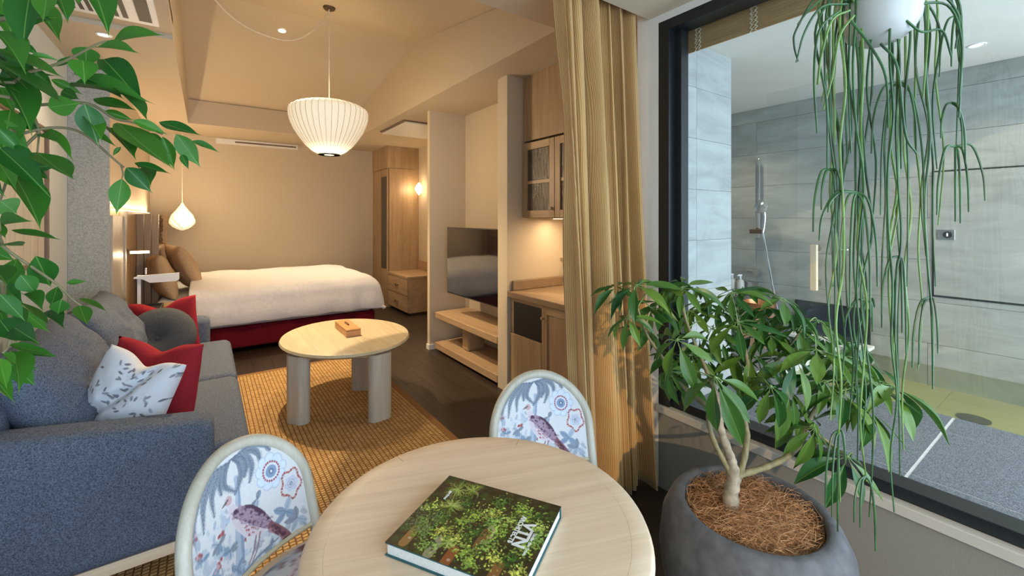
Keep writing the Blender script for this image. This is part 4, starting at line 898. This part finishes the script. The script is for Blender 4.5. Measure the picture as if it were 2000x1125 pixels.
for p, q in (((.535, 3.36), (1.02, 3.075)), ((1.02, 3.075), (1.075, 3.70)), ((.535, 3.36), (1.075, 3.70))):
    d = (Vector(q) - Vector(p)).normalized() * .012; nn = Vector((-d.y, d.x)); MB().prism([tuple(Vector(p) + nn), tuple(Vector(p) - nn), tuple(Vector(q) - nn), tuple(Vector(q) + nn)], zt3 - .075, zt3 - .045).build('apron', 'pale_oak_x', ctb)
bx = thing('tissue_box', 'flat reddish wooden box on the coffee table', 'box', (.945, 3.64, zt3))
B(.885, .995, 3.45, 3.815, zt3 + .0005, zt3 + .045, bev=.003).build('body', 'box_wood', bx); B(.885, .995, 3.45, 3.815, zt3 + .047, zt3 + .058, bev=.003).build('lid', 'box_wood', bx)
B(.933, .947, 3.60, 3.70, zt3 + .058, zt3 + .070, bev=.003).build('lid_grip', 'dark_oak', bx)
# ================================================================== round table and book
rt = thing('round_table', 'round pale oak dining table in the foreground', 'table', (.545, .895, 0), rotz=-.35)
def L(prof, name, mat, n=80): o = MB().lathe(prof, n).build(name, mat, None, origin=(0, 0, 0), smooth=True); o.parent = rt; return o
L([(0, .69), (.3527, .69), (.3527, .7200), (0, .7200)], 'top', 'pale_oak_x')
for k in range(6):
    n = 14; a0, a1 = 2 * PI * k / 6 + .002, 2 * PI * (k + 1) / 6 - .002; prof = [(.353, .69), (.385, .688), (.398, .695), (.402, .706), (.398, .716), (.392, .7198), (.353, .7200)]
    m = MB(); vs = [(r * math.cos(a0 + (a1 - a0) * i / n), r * math.sin(a0 + (a1 - a0) * i / n), z) for i in range(n + 1) for r, z in prof]; P = len(prof)
    m.add(vs, [(i * P + j, i * P + (j + 1) % P, (i + 1) * P + (j + 1) % P, (i + 1) * P + j) for i in range(n) for j in range(P)] + [tuple(range(P)), tuple(n * P + j for j in range(P))[::-1]])
    o = m.build('rim_segment', 'pale_oak_x', None, origin=(0, 0, 0), smooth=True); o.parent = rt
L([(0, .02), (.05, .02), (.045, .1), (.045, .60), (.09, .688), (0, .688)], 'column', 'pale_oak_z', 32); L([(0, 0), (.26, 0), (.26, .012), (.05, .03), (0, .03)], 'foot', 'pale_oak_x', 48)
A, B_, C_ = Vector((.544, 1.056, 0)), Vector((.703, .782, 0)), Vector((.318, .92, 0))
bk = thing('garden_book', 'hardcover book with a plant covered building on its jacket', 'book', ((B_ + C_) / 2).to_3d().to_tuple()[:2] + (.7202,), rotz=math.atan2((A - C_).y, (A - C_).x))
# book frame: local x runs from the near edge C to the far edge A, local y towards the edge away from the title
bw_, bh_ = (A - C_).length, (A - B_).length
hx_, hy_ = bw_ / 2, bh_ / 2
def LB_(x0, x1, y0, y1, z0, z1, name, mat, bev=0):
    o = B(x0, x1, y0, y1, z0, z1, bev=bev).build(name, mat, None, origin=(0, 0, 0)); o.parent = bk; return o
LB_(-hx_, hx_, -hy_, hy_, 0, .003, 'back_cover', 'teal_board', .001); LB_(-hx_ + .004, hx_ - .003, -hy_ + .004, hy_ - .004, .003, .026, 'page_block', 'paper'); LB_(hx_ - .003, hx_, -hy_, hy_, .003, .026, 'spine', 'teal_board', .001)
def book_cover():
    W_, H_ = 420, int(420 * bw_ / bh_); cv = Canvas(W_, H_, (.22, .19, .11)); r = random.Random(5); vh = H_ / W_     # canvas: u along the long side, v along the short side
    for k in range(260): cv.disc(r.random(), r.uniform(0, vh), r.uniform(.01, .035), r.choice(((.28, .33, .13), (.18, .16, .09), (.32, .25, .15), (.24, .34, .13))), .6, 1.4, r.uniform(0, 3))
    for (u, v, w, h, a, c) in ((.12, .70, .13, .05, .5, (.62, .45, .24)), (.33, .72, .12, .06, .5, (.60, .56, .46)), (.47, .76, .13, .055, .5, (.58, .33, .18)), (.62, .50, .14, .05, .5, (.70, .62, .48)), (.60, .53, .10, .03, .5, (.50, .36, .2)), (.80, .76, .13, .06, .5, (.55, .38, .2))):
        for k in range(14): cv.disc(u, v - .06 + .011 * k, .035, c, 1)
        cv.disc(u + .01, v + .03, .012, (.85, .82, .75), .6)
    greens = ((.42, .54, .20), (.55, .65, .26), (.66, .72, .34), (.30, .45, .17), (.72, .72, .32), (.48, .60, .28), (.22, .36, .14))
    clumps = [(.32, .26), (.45, .35), (.55, .28), (.38, .45), (.60, .36), (.70, .30), (.80, .22), (.88, .16), (.92, .28), (.75, .14), (.55, .14), (.66, .58), (.74, .66), (.90, .50), (.86, .62), (.55, .68), (.30, .58), (.22, .48), (.18, .64), (.42, .62), (.28, .74), (.62, .76), (.50, .52), (.95, .40), (.12, .56), (.08, .40), (.68, .44), (.93, .72)]
    for (u, v) in clumps:
        g = r.choice(greens)
        for k in range(150):
            rr = abs(r.gauss(0, .052)); a = r.uniform(0, 6.28); c = r.choice((g, g, r.choice(greens), tuple(min(1, x * 1.35) for x in g), tuple(x * .45 for x in g)))
            cv.disc(u + rr * math.cos(a), v * 1.0 + rr * math.sin(a), r.uniform(.003, .0075), c, .95, 1.8, r.uniform(0, 3.1))
    for (u, v, L_, n_) in ((.17, .14, .13, 70), (.28, .10, .12, 55), (.22, .33, .13, 80), (.40, .66, .08, 40)):
        for k in range(n_):
            a = r.uniform(0, 6.28); l = L_ * r.uniform(.5, 1); b = a + r.uniform(-.4, .4)
            cv.stroke([(u, v), (u + l * .6 * math.cos(a), v + l * .6 * math.sin(a)), (u + l * math.cos(b), v + l * math.sin(b))], .0032, .0014, r.choice(((.70, .76, .35), (.58, .68, .25), (.78, .80, .50), (.40, .52, .18))), .95, 9)
    for k in range(500): cv.disc(r.uniform(.0, .22), r.uniform(.42, .68), .003, r.choice(((.55, .58, .45), (.45, .52, .35), (.3, .35, .2))), .9, 1.6, r.uniform(0, 3))
    M_ = cv.lin(); nu, nv = 300, 250; m = MB(); cols = []
    def fn(i, j):
        cols.append(M_[min(H_ - 1, int(j * H_)), min(W_ - 1, int(i * W_))]); return Vector((hx_ - j * 2 * hx_, hy_ - i * 2 * hy_, .0292))
    m.grid(fn, nu, nv); m.col = np.array(cols); o = m.build('jacket', 'book_print', None, origin=(0, 0, 0)); o.parent = bk
LB_(-hx_, hx_, -hy_, hy_, .026, .0290, 'front_cover', 'teal_board', .001)
book_cover()
def on_book(i, j): return Vector((hx_ - j * 2 * hx_, hy_ - i * 2 * hy_, .0296))
ex = Vector((-1, 0, 0)); ey = Vector((0, -1, 0))
def bt_(name, txt, i, j, size, bold=0, sp=1): 
    q = on_book(i, j); text_mesh(name, txt, size, 'paper', bk, Matrix(((-1, 0, 0, q.x), (0, -1, 0, q.y), (0, 0, 1, q.z), (0, 0, 0, 1))), .0003, bold, spacing=sp)
bt_('title', 'VTN', .845, .47, .040, .0013); bt_('subtitle', 'ARCHITECTS', .782, .43, .0155, .0005); bt_('author', 'Under the Trees', .915, .55, .010, .0002); bt_('editor', 'gardens', .13, .28, .011, .0003)

# ================================================================== plants
def leaf_mesh(name, mat, fold, droop, tip=.9, k=.85, seg=12, fig=False):
    vs = []; fs = []; n = 5
    for i in range(seg + 1):
        t = i / seg; w = .5 * math.sin(PI * t ** k) ** .85 if 0 < t < 1 else 0
        if fig: w = .5 * math.sin(PI * min(1, t / .90) ** .80) ** 1.05 if t < .90 else 0; w = max(w, .030 * (1 - t) / .1 if t > .8 else .012)
        elif 0 < t < 1: w = .5 * math.sin(PI * t ** 1.08) ** 1.08
        if i == 0: w = .012
        for j in range(n):
            x = (j / (n - 1) * 2 - 1) * w
            vs.append((x, t, fold * abs(x) - droop * t * t + .018 * math.sin(9 * t + 2 * j) * abs(x)))
    for i in range(seg):
        for j in range(n - 1): a = i * n + j; fs.append((a, a + 1, a + n + 1, a + n))
    me = bpy.data.meshes.new(name); me.from_pydata(vs, [], fs); me.materials.append(MATS[mat]); me.polygons.foreach_set('use_smooth', [True] * len(fs)); return me
def put_leaf(me, parent, base, d, nrm, Ln, Wd, name='leaf'):
    y = d.normalized(); z = (nrm - y * nrm.dot(y)); z = z.normalized() if z.length > 1e-5 else y.orthogonal().normalized(); x = y.cross(z)
    p = base - world_loc(parent); o = bpy.data.objects.new(name, me); C.objects.link(o); o.parent = parent
    o.matrix_local = Matrix(((x.x * Wd, y.x * Ln, z.x * Ln, p.x), (x.y * Wd, y.y * Ln, z.y * Ln, p.y), (x.z * Wd, y.z * Ln, z.z * Ln, p.z), (0, 0, 0, 1))); return o
CAM = Vector((0, 0, ZC))
# ---- weeping fig at the left
FIG = [leaf_mesh('fig_leaf_a', 'ficus_leaf', .18, .10, fig=True), leaf_mesh('fig_leaf_b', 'ficus_leaf', .30, .20, fig=True), leaf_mesh('fig_leaf_c', 'ficus_leaf', .10, -.05, fig=True)]
fb_ = Vector((-.50, 1.30, 0))
fg = thing('weeping_fig', 'green weeping fig tree in the left foreground', 'plant', fb_)
fig = [(222,80,313,58,20),(189,93,267,93,13),(168,92,168,131,42),(202,116,280,191,45),(162,118,165,157,45),(138,169,289,175,20),(182,193,271,220,22),(227,176,297,227,15),(165,203,193,287,45),(229,240,338,340,45),(311,238,396,269,22),(344,262,393,329,36),(373,276,433,296,12),(318,267,342,335,26),(355,302,368,330,14),(213,249,272,302,26),(155,249,233,284,15),(262,318,335,342,16),(247,327,298,378,36),(271,329,302,349,12),(238,349,227,420,35),(73,298,146,360,40),(29,280,71,329,24),(84,247,151,311,16),(0,290,90,365,50),(27,342,92,437,42),(20,215,5,300,50),(0,150,82,240,38),(0,122,122,215,28),(0,95,128,160,26),(62,-25,33,95,48),(0,-20,27,85,44),(92,-25,87,50,36),(108,-25,138,40,30),(180,-25,217,47,46),(150,-20,155,10,16),(45,85,76,108,14),(58,111,118,113,10),(110,130,150,108,12),(95,210,163,200,42),(0,170,28,220,32),(35,222,72,255,40),(0,392,34,418,46),(0,443,40,421,12),(22,449,122,473,15),(0,478,50,485,14),(0,320,30,368,36),(52,356,85,392,30),(204,217,262,235,18),(184,128,220,145,20),(236,287,218,305,8),(70,500,103,568,46),(33,505,2,585,40),(130,552,170,549,11),(155,582,209,612,12),(155,597,171,640,28),(120,585,112,617,30),(112,560,98,603,25),(40,537,72,577,35),(38,590,95,642,14),(75,615,130,622,10),(18,672,101,696,17),(28,640,68,665,40),(0,625,30,665,42),(0,610,12,640,26),(5,690,38,712,16),(0,700,10,760,22),(-20,560,30,600,30),(260,235,330,262,20),(150,140,200,160,22),(120,178,160,196,26),(20,128,90,170,22),(-10,60,60,120,30),(100,155,165,185,18),(80,262,118,275,18),(190,168,240,185,16),(-5,250,45,300,30),(60,330,100,352,18),(170,232,205,262,20),(285,262,330,300,28),(-20,430,10,470,20),(-20,520,20,545,26),(45,575,88,590,16),(0,575,50,628,30)]
rf = random.Random(21)
for k in range(34): 
    u, v = rf.uniform(-60, 70), rf.choice((rf.uniform(-20, 330), rf.uniform(-20, 330), rf.uniform(480, 720))); a = rf.uniform(-.4, 1.4); l = rf.uniform(60, 110)
    fig.append((u, v, u + l * math.cos(a), v + l * math.sin(a), rf.uniform(14, 40)))
def figf(u): return .64 + .00042 * u
for i, (u0, v0, u1, v1, wpx) in enumerate(fig):
    df = rf.uniform(-.035, .06) if i < 84 else rf.uniform(.02, .20)
    f0 = figf(u0) + df; a = at(u0, v0, f=f0); b = at(u1, v1, f=f0 + rf.uniform(-.05, .03)); d = b - a; Ln = d.length
    w = wpx * f0 / FPX * .95; Wd = max(w, .34 * Ln); cth = min(1, w / Wd); sth = math.sqrt(1 - cth * cth)
    toc = (CAM - a).normalized(); y = d.normalized(); n0 = (toc - y * toc.dot(y)).normalized(); sd = y.cross(n0)
    nn = max((n0 * cth + sd * sth, n0 * cth - sd * sth), key=lambda q: q.z)
    put_leaf(rf.choice(FIG), fg, a, d, nn, Ln, Wd)
def twig(pts, r0, r1, par, mat, name='branch'):
    S = smooth_path(pts, 5); return MB().tube(S, [r0 + (r1 - r0) * i / (len(S) - 1) for i in range(len(S))], 7).build(name, mat, par, smooth=True)
def fp(*uv): return [at(u, v, f=figf(u) + .02) for u, v in uv]
MB().tube(smooth_path([fb_ + Vector((0, 0, .3)), fb_ + Vector((.01, .01, .8)), fb_ + Vector((0, -.02, 1.2)), fb_ + Vector((.02, -.03, 1.6)), fb_ + Vector((.05, -.05, 2.1))]), [.018 - .0005 * i for i in range(25)], 10).build('trunk', 'bark', fg, smooth=True)
J = [fb_ + Vector((0, -.02, 1.3)), fb_ + Vector((.02, -.03, 1.6)), fb_ + Vector((.03, -.04, 1.85)), fb_ + Vector((0, -.01, 1.1))]
twig([J[1]] + fp((-30, 190), (60, 205), (169, 202), (222, 231), (262, 240), (318, 262)), .003, .0018, fg, 'young_stem'); twig([J[0]] + fp((-20, 290), (40, 262), (111, 249), (164, 262), (218, 307), (242, 327)), .0028, .0016, fg, 'young_stem')
twig([J[2]] + fp((-20, 150), (60, 140), (120, 122), (147, 109), (195, 84), (222, 80)), .0028, .0016, fg, 'young_stem'); twig([J[0]] + fp((-40, 420), (5, 480), (60, 520), (111, 555), (138, 582), (158, 597)), .0028, .0016, fg, 'young_stem')
twig([J[3]] + fp((-30, 560), (8, 590), (20, 620), (18, 672), (5, 690)), .004, .0016, fg, 'young_stem'); twig([J[2]] + fp((-10, 40), (20, -10), (60, -25), (110, -28), (180, -28)), .004, .0016, fg, 'young_stem')
twig(fp((55, 205), (75, 250), (73, 298)), .002, .0012, fg, 'young_stem'); twig(fp((75, 260), (48, 290), (50, 330), (27, 342)), .0025, .0012, fg, 'young_stem'); twig(fp((236, 322), (240, 338), (238, 349)), .0013, .001, fg, 'young_stem'); twig(fp((40, 262), (20, 330), (0, 392)), .0025, .0014, fg, 'young_stem')
MB().lathe([(0, 0), (.11, 0), (.15, .30), (.14, .305), (.125, .26), (0, .26)], 28, fb_).build('pot', 'white_ceramic', fg, smooth=True)
# ---- umbrella tree in the dark pot
pb = Vector((1.51, .72, 0))
sp2 = thing('planter_pot', 'large rounded dark grey clay planter below the window', 'plant pot', pb)
prof = [(.0, .0), (.17, .0), (.20, .02), (.245, .10), (.285, .20), (.300, .30), (.288, .40), (.262, .455), (.245, .474), (.222, .478), (.212, .470), (.208, .44), (.205, .40), (0, .40)]
MB().lathe(prof, 72, pb, fn=lambda a, z, t: 1 + .012 * math.sin(2 * a + .6)).build('shell', 'pot_clay', sp2, smooth=True, angle=50)
def pot_surface(z, a):
    zz = [q[1] for q in prof[:9]]; rr = [q[0] for q in prof[:9]]; r = float(np.interp(z, zz, rr)) * (1 + .012 * math.sin(2 * a + .6)) + .0008; return pb + Vector((r * math.cos(a), r * math.sin(a), z))
lp = at(1462, 1086, z=.415); a_ = math.atan2(lp.y - pb.y, lp.x - pb.x)
m = MB()
a_ = math.atan2(-pb.y, -pb.x) + .06; da = .062; zc0 = .385; hz = .021
sq = lambda s0, z: pot_surface(z, a_ + s0)
for pts in ([(-da, -hz), (da, -hz), (da, hz), (-da, hz), (-da, -hz)], [(0, -hz), (0, 0), (da, 0)], [(da * .5, -hz), (da * .5, 0)]):
    S = []
    for (s0, z0_), (s1, z1_) in zip(pts, pts[1:]): S += [sq(s0 + (s1 - s0) * k / 4, zc0 + z0_ + (z1_ - z0_) * k / 4) for k in range(5)]
    m.tube(S, .0016, 5)
m.build('emblem', 'engraved', sp2)
rs = random.Random(9); m = MB()
m.lathe([(.206, .425), (.17, .445), (.10, .47), (.04, .48), (0, .48)], 40, pb, fn=lambda a, z, t: 1 + .04 * math.sin(5 * a + 9 * t))
for k in range(2300):
    a = rs.uniform(0, 2 * PI); r = .20 * math.sqrt(rs.random()); z = .435 + .04 * (1 - (r / .2) ** 2) + rs.uniform(-.006, .018)
    p = pb + Vector((r * math.cos(a), r * math.sin(a), z)); h = rs.uniform(0, 2 * PI); l = rs.uniform(.02, .06); c1 = Vector((math.cos(h), math.sin(h), rs.uniform(-.2, .5))) * l; h2 = h + rs.uniform(-1.4, 1.4); c2 = c1 + Vector((math.cos(h2), math.sin(h2), rs.uniform(-.6, .3))) * l
    S = [p, p + c1 * .6 + Vector((0, 0, .004)), p + c1, p + c2]
    for e in S:
        dx, dy = e.x - pb.x, e.y - pb.y; rr0 = math.hypot(dx, dy)
        if rr0 > .203: e.x = pb.x + dx * .203 / rr0; e.y = pb.y + dy * .203 / rr0
    m.tube(S, .0007, 3, cap=False)
o = m.build('coir_mulch', 'coir', origin=pb + Vector((0, 0, .42))); tag(o, 'tangled brown coir fibre filling the grey planter', 'mulch', kind='stuff')
ut = thing('umbrella_tree', 'potted umbrella tree with fanned glossy leaves before the window', 'plant', pb + Vector((0, 0, .45)))
tp = at(1427, 1000, z=.46); f0 = (tp - CAM).dot(FW)
def q(u, v, df=0): return at(u, v, f=f0 + df)
def limb(pts, rad, mat='bark', name='branch'):
    S = smooth_path(pts, 6); R = np.interp(np.linspace(0, len(rad) - 1, len(S)), range(len(rad)), rad); rr = random.Random(1); return MB().tube(S, [float(x) * (1 + .10 * math.sin(i * 1.7)) for i, x in enumerate(R)], 10).build(name, mat, ut, smooth=True)
limb([tp - Vector((0, 0, .03)), q(1428, 965), q(1433, 933), q(1430, 905), q(1424, 885), q(1409, 843, .02), q(1404, 812, .03), q(1398, 770, .05), q(1392, 735, .06)], [.026, .023, .022, .016, .014, .013, .012, .010, .007], name='trunk')
limb([q(1430, 930), q(1422, 916), q(1394, 860), q(1383, 817), q(1388, 800, -.02), q(1345, 765, .02), q(1318, 735, .05), q(1289, 692, .08), q(1262, 650, .1), q(1245, 600, .1)], [.012, .009, .008, .008, .008, .008, .007, .006, .004, .003], 'young_stem')
limb([q(1434, 935), q(1450, 910), q(1459, 851, .03), q(1452, 808, .05), q(1462, 740, .09), q(1455, 680, .1), q(1440, 620, .1)], [.012, .010, .010, .010, .008, .005, .003], 'young_stem')
limb([q(1434, 937), q(1448, 927), q(1496, 912, .02), q(1534, 894, .04), q(1560, 869, .06), q(1573, 834, .08), q(1600, 790, .1), q(1640, 765, .1)], [.012, .011, .010, .010, .010, .009, .007, .004], 'young_stem')
limb([q(1455, 780, .06), q(1490, 735, .1), q(1530, 690, .13), q(1570, 640, .13)], [.008, .006, .005, .003], 'young_stem'); limb([q(1398, 770, .05), q(1370, 700, .09), q(1345, 640, .1), q(1330, 590, .1)], [.008, .006, .005, .003], 'young_stem')
limb([q(1573, 834, .08), q(1600, 850, .06), q(1640, 880, .05), q(1660, 895, .04)], [.006, .005, .004, .003], 'young_stem')
SCH = [leaf_mesh('umbrella_leaf_a', 'schefflera_leaf', .12, .22, .93, 1.25), leaf_mesh('umbrella_leaf_b', 'schefflera_leaf', .25, .38, .93, 1.2), leaf_mesh('umbrella_leaf_c', 'schefflera_leaf', .05, .12, .93, 1.3)]
umb = [(1243,556,.12,72,.35),(1226,618,.08,62,.5),(1300,557,.16,56,.35),(1332,560,.10,68,.35),(1272,600,.2,58,.5),(1322,662,-.02,92,.7),(1352,605,.2,58,.4),(1428,572,.1,66,.3),(1440,628,.05,70,.45),(1392,640,.18,60,.4),(1396,735,-.12,112,1.0),(1300,722,.04,76,1.0),(1529,582,.14,68,.3),(1490,625,.2,64,.4),(1506,655,.12,66,.5),(1560,640,.12,72,.4),(1600,625,.2,66,.4),(1465,690,.12,72,.5),(1430,690,.2,62,.6),(1350,690,.14,60,.6),(1555,700,.06,76,.5),(1595,682,.02,84,.35),(1640,690,.14,74,.4),(1505,752,-.06,96,1.05),(1545,765,.04,80,.9),(1612,742,.1,78,.6),(1650,770,.04,80,.5),(1695,745,.12,84,.4),(1742,752,.10,100,.25),(1700,800,.02,88,.6),(1592,835,.0,84,.9),(1655,890,.0,92,.6),(1560,800,.08,74,.8),(1690,700,.22,62,.4),(1525,620,.24,58,.4),(1380,590,.24,52,.4),(1470,600,.24,56,.4)]
ru = random.Random(4); tips = [q(1392, 735, .06), q(1289, 692, .08), q(1245, 600, .1), q(1462, 740, .09), q(1440, 620, .1), q(1573, 834, .08), q(1640, 765, .1), q(1530, 690, .13), q(1570, 640, .13), q(1345, 640, .1), q(1370, 700, .09), q(1660, 895, .04), q(1490, 735, .1), q(1600, 790, .1), q(1318, 735, .05)]
ctr = q(1460, 700, .1); nleaf = 0
for (u, v, df, rp, dr) in umb:
    c_ = q(u, v, df); Ln0 = rp * (f0 + df) / FPX * .98
    out = c_ - ctr; out.z *= .3; out = out.normalized(); toc = (CAM - c_).normalized()
    nx = (UP * .85 + toc * (.25 + .35 * (dr > .6)) + out * .35 + Vector((ru.uniform(-.25, .25), ru.uniform(-.25, .25), 0))).normalized()
    e1 = nx.orthogonal().normalized(); e2 = nx.cross(e1); nl = ru.choice((7, 8, 8)); ph = ru.uniform(0, 6.28)
    tip = min(tips, key=lambda t: (t - c_).length + (0 if t.z < c_.z + .05 else .3)); mid = tip.lerp(c_, .55) + Vector((0, 0, .02)) + out * .01
    twig([tip, mid, c_ - nx * .012, c_], .0022, .0016, ut, 'petiole_green', 'petiole')
    for k in range(nl):
        a = ph + 2 * PI * k / nl + ru.uniform(-.15, .15); rad = e1 * math.cos(a) + e2 * math.sin(a); dd = dr + ru.uniform(-.2, .25)
        dd *= .85; d = rad * math.cos(dd) - nx * math.sin(dd); Ln = Ln0 * ru.uniform(.75, 1.12); st0 = c_ + d * Ln * .16
        o = put_leaf(ru.choice(SCH), ut, st0, d, nx * math.cos(dd) + rad * math.sin(dd), Ln, Ln * ru.uniform(.25, .31)); nleaf += 1
    m = MB()
    for k in range(nl):
        a = ph + 2 * PI * k / nl; rad = e1 * math.cos(a) + e2 * math.sin(a); d = rad * math.cos(dr) - nx * math.sin(dr); m.tube([c_, c_ + d * Ln0 * .2], .0011, 4)
    m.build('leaf_stalks', 'petiole_green', ut)
m = MB(); rb = random.Random(31)
for (u, v) in [(1205, 560), (1260, 640), (1290, 590), (1330, 620), (1360, 560), (1400, 605), (1410, 665), (1450, 560), (1470, 650), (1500, 600), (1520, 700), (1545, 610), (1575, 670), (1610, 660), (1625, 720), (1660, 735), (1580, 740), (1480, 730), (1440, 730), (1365, 660), (1310, 690), (1380, 700), (1680, 670), (1530, 650), (1720, 720), (1345, 740)]:
    c_ = q(u, v, rb.uniform(.16, .32)); nx = Vector((rb.uniform(-.4, .4), rb.uniform(-.5, .1), .9)).normalized(); e1 = nx.orthogonal().normalized(); e2 = nx.cross(e1); ph = rb.uniform(0, 6)
    tip = min(tips, key=lambda t: (t - c_).length); m.tube([tip, tip.lerp(c_, .6) + Vector((0, 0, .015)), c_], .0014, 4)
    for k in range(7):
        a = ph + k * 2 * PI / 7; rad = e1 * math.cos(a) + e2 * math.sin(a); dd = rb.uniform(.2, .7); d = (rad * math.cos(dd) - nx * math.sin(dd)); n_ = nx * math.cos(dd) + rad * math.sin(dd); x_ = d.cross(n_); Ln = rb.uniform(.07, .12)
        vs = rb.choice(SCH).vertices; off = len(m.v); m.v += [c_ + d * .015 + x_ * (p_.co.x * Ln * .30) + d * (p_.co.y * Ln) + n_ * (p_.co.z * Ln) for p_ in vs]; m.f += [tuple(i_ + off for i_ in f_.vertices) for f_ in SCH[0].polygons]
o = m.build('background_foliage', 'schefflera_leaf', ut, smooth=True, angle=None); o['kind'] = 'stuff'
# ---- hanging plant
hp = at(1716, 20, f=1.12); hz0 = at(1716, 85, f=1.12).z
hg = thing('hanging_planter', 'white round hanging pot at the top of the window', 'plant pot', (hp.x, hp.y, hz0))
hb0 = Vector((hp.x, hp.y, hz0))
MB().lathe([(0, 0), (.04, .002), (.066, .018), (.084, .05), (.090, .09), (.090, .15), (.086, .152), (.084, .13), (0, .125)], 48, hb0).build('bowl', 'white_ceramic', hg, smooth=True, angle=60)
for k in range(3): a = 2 * PI * k / 3 + .4; MB().tube([hb0 + Vector((.087 * math.cos(a), .087 * math.sin(a), .148)), hb0 + Vector((0, 0, .50))], .0015, 5).build('hanger_cord', 'pale_cord', hg)
MB().tube([hb0 + Vector((0, 0, .50)), (hb0.x, hb0.y, 2.549)], .0018, 5).build('hanger_cord', 'pale_cord', hg)
rh = thing('hanging_cactus', 'trailing green stick cactus spilling from the hanging pot', 'plant', hb0 + Vector((0, 0, .13)))
rr_ = random.Random(17)
def strand(pts, r=.0034, light=False, name='stem'):
    S = smooth_path(pts, 6); n = len(S); MB().tube(S, [r * (1 - .45 * (i / n) ** 3) for i in range(n)], 6).build(name, 'rhipsalis_light' if light else 'rhipsalis_green', rh, smooth=True)
def fall(u, vend, df, u_end=None, arch=None, light=False, r=.0029):
    s_ = 1 if u > 1716 else -1; arch = arch if arch is not None else rr_.uniform(-60, 10); u0 = 1716 + s_ * rr_.uniform(30, 58); u_end = u if u_end is None else u_end; f = 1.12 + df
    top = at(u0, 5, f=1.12 + df * .6); pts = [top, at((u0 + u) / 2 + s_ * 6, arch - 8, f=1.12 + df * .8), at(u, arch + 60, f=f)]
    v = arch + 60; n = max(2, int((vend - v) / 110)); 
    for k in range(1, n + 1): t = k / n; pts.append(at(u + (u_end - u) * t + rr_.uniform(-12, 12) * (1 if k < n else .5), v + (vend - v) * t, f=f + rr_.uniform(-.012, .012)))
    strand(pts, r, light); return pts[-1], f
for u, v, df, ue in ((1556,120,-.03,1556),(1600,165,.0,1596),(1592,330,-.05,1612),(1612,200,.02,1604),(1605,560,.03,1622),(1622,700,-.02,1632),(1628,820,.0,1622),(1634,780,.04,1640),(1616,640,-.04,1626),(1640,560,.05,1634),(1646,320,.0,1655),(1660,300,-.03,1664),(1668,760,.0,1672),(1675,880,.03,1680),(1680,940,-.02,1688),(1686,1010,.0,1700),(1690,900,.05,1676),(1672,700,-.05,1684),(1698,640,.02,1690),(1664,560,.06,1680),(1704,450,-.02,1700),(1738,640,.0,1728),(1745,860,.02,1742),(1750,930,-.03,1752),(1756,760,.04,1760),(1762,700,-.01,1742),(1740,560,.05,1736),(1768,880,.0,1770),(1778,560,-.04,1778),(1786,720,.03,1792),(1796,500,.0,1810),(1806,760,-.02,1818),(1816,560,.02,1826),(1830,440,.04,1838),(1858,230,-.03,1872),(1875,300,.02,1866),(1836,330,.0,1830),(1868,120,.05,1874),(1640,980,-.06,1644),(1742,1000,-.05,1752),(1652,820,.06,1660)):
    fall(u, v, df, ue, light=rr_.random() < .22)
def fork(u, v, df, ends, light=False, r=.0027):
    c_ = at(u, v, f=1.12 + df)
    for (eu, ev, bul) in ends:
        strand([c_, at(u + (eu - u) * .55, v + (ev - v) * .12 - bul, f=1.12 + df - .01), at(u + (eu - u) * .92, v + (ev - v) * .5, f=1.12 + df - .02), at(eu, ev, f=1.12 + df - .02)], r, light)
fork(1622, 330, -.03, ((1588, 453, 8), (1604, 410, 2), (1646, 420, 6), (1632, 440, 0))); fork(1672, 375, -.05, ((1617, 415, 4), (1600, 470, 10), (1714, 560, 6), (1640, 560, 8), (1700, 620, 2), (1660, 600, 0))); fork(1755, 160, .0, ((1702, 300, 6), (1720, 420, 4), (1790, 300, 6), (1805, 420, 2), (1760, 330, 0)))
fork(1757, 500, -.02, ((1722, 615, 6), (1748, 670, 0), (1770, 690, 4), (1762, 650, 0))); fork(1866, 286, .02, ((1924, 392, 14), (1892, 414, 8), (1876, 436, 2), (1866, 433, 0), (1830, 420, 12))); fork(1816, 580, .0, ((1782, 718, 4), (1795, 712, 2), (1822, 756, 0), (1832, 690, 4)))
fork(1858, 200, .0, ((1838, 270, 2), (1880, 290, 4), (1886, 320, 0))); fork(1700, 590, .02, ((1650, 640, 10), (1704, 648, 0), (1708, 600, 8))); fork(1640, 840, -.05, ((1612, 990, 4), (1625, 1010, 0), (1650, 900, 2), (1636, 1038, 0))); fork(1690, 930, -.04, ((1668, 1020, 0), (1710, 1076, 0), (1680, 1030, 0)))
for pts, lt in (([(1655, 8), (1605, 14), (1572, 62), (1555, 122)], 0), ([(1650, 0), (1622, -12), (1580, 20), (1558, 48)], 0), ([(1660, 20), (1625, 40), (1604, 110), (1598, 165)], 1), ([(1668, 30), (1640, 70), (1625, 150), (1608, 215)], 1), ([(1775, 5), (1808, 2), (1812, 60), (1803, 190)], 1), ([(1780, 0), (1830, -15), (1872, 30), (1866, 95)], 0), ([(1770, 40), (1800, 62), (1840, 60), (1858, 110)], 0), ([(1662, 40), (1700, 90), (1730, 150), (1735, 250)], 0), ([(1775, 10), (1850, 10), (1878, 80), (1874, 190)], 0), ([(1640, 20), (1600, 60), (1590, 150), (1596, 260)], 0), ([(1720, 85), (1752, 130), (1768, 260), (1790, 300)], 0)):
    strand([at(u, v, f=1.05 + .004 * i) for i, (u, v) in enumerate(pts)], .003, bool(lt))
fork(1870, 30, .0, ((1858, 130, 2), (1880, 120, 6), (1835, 150, 4)))
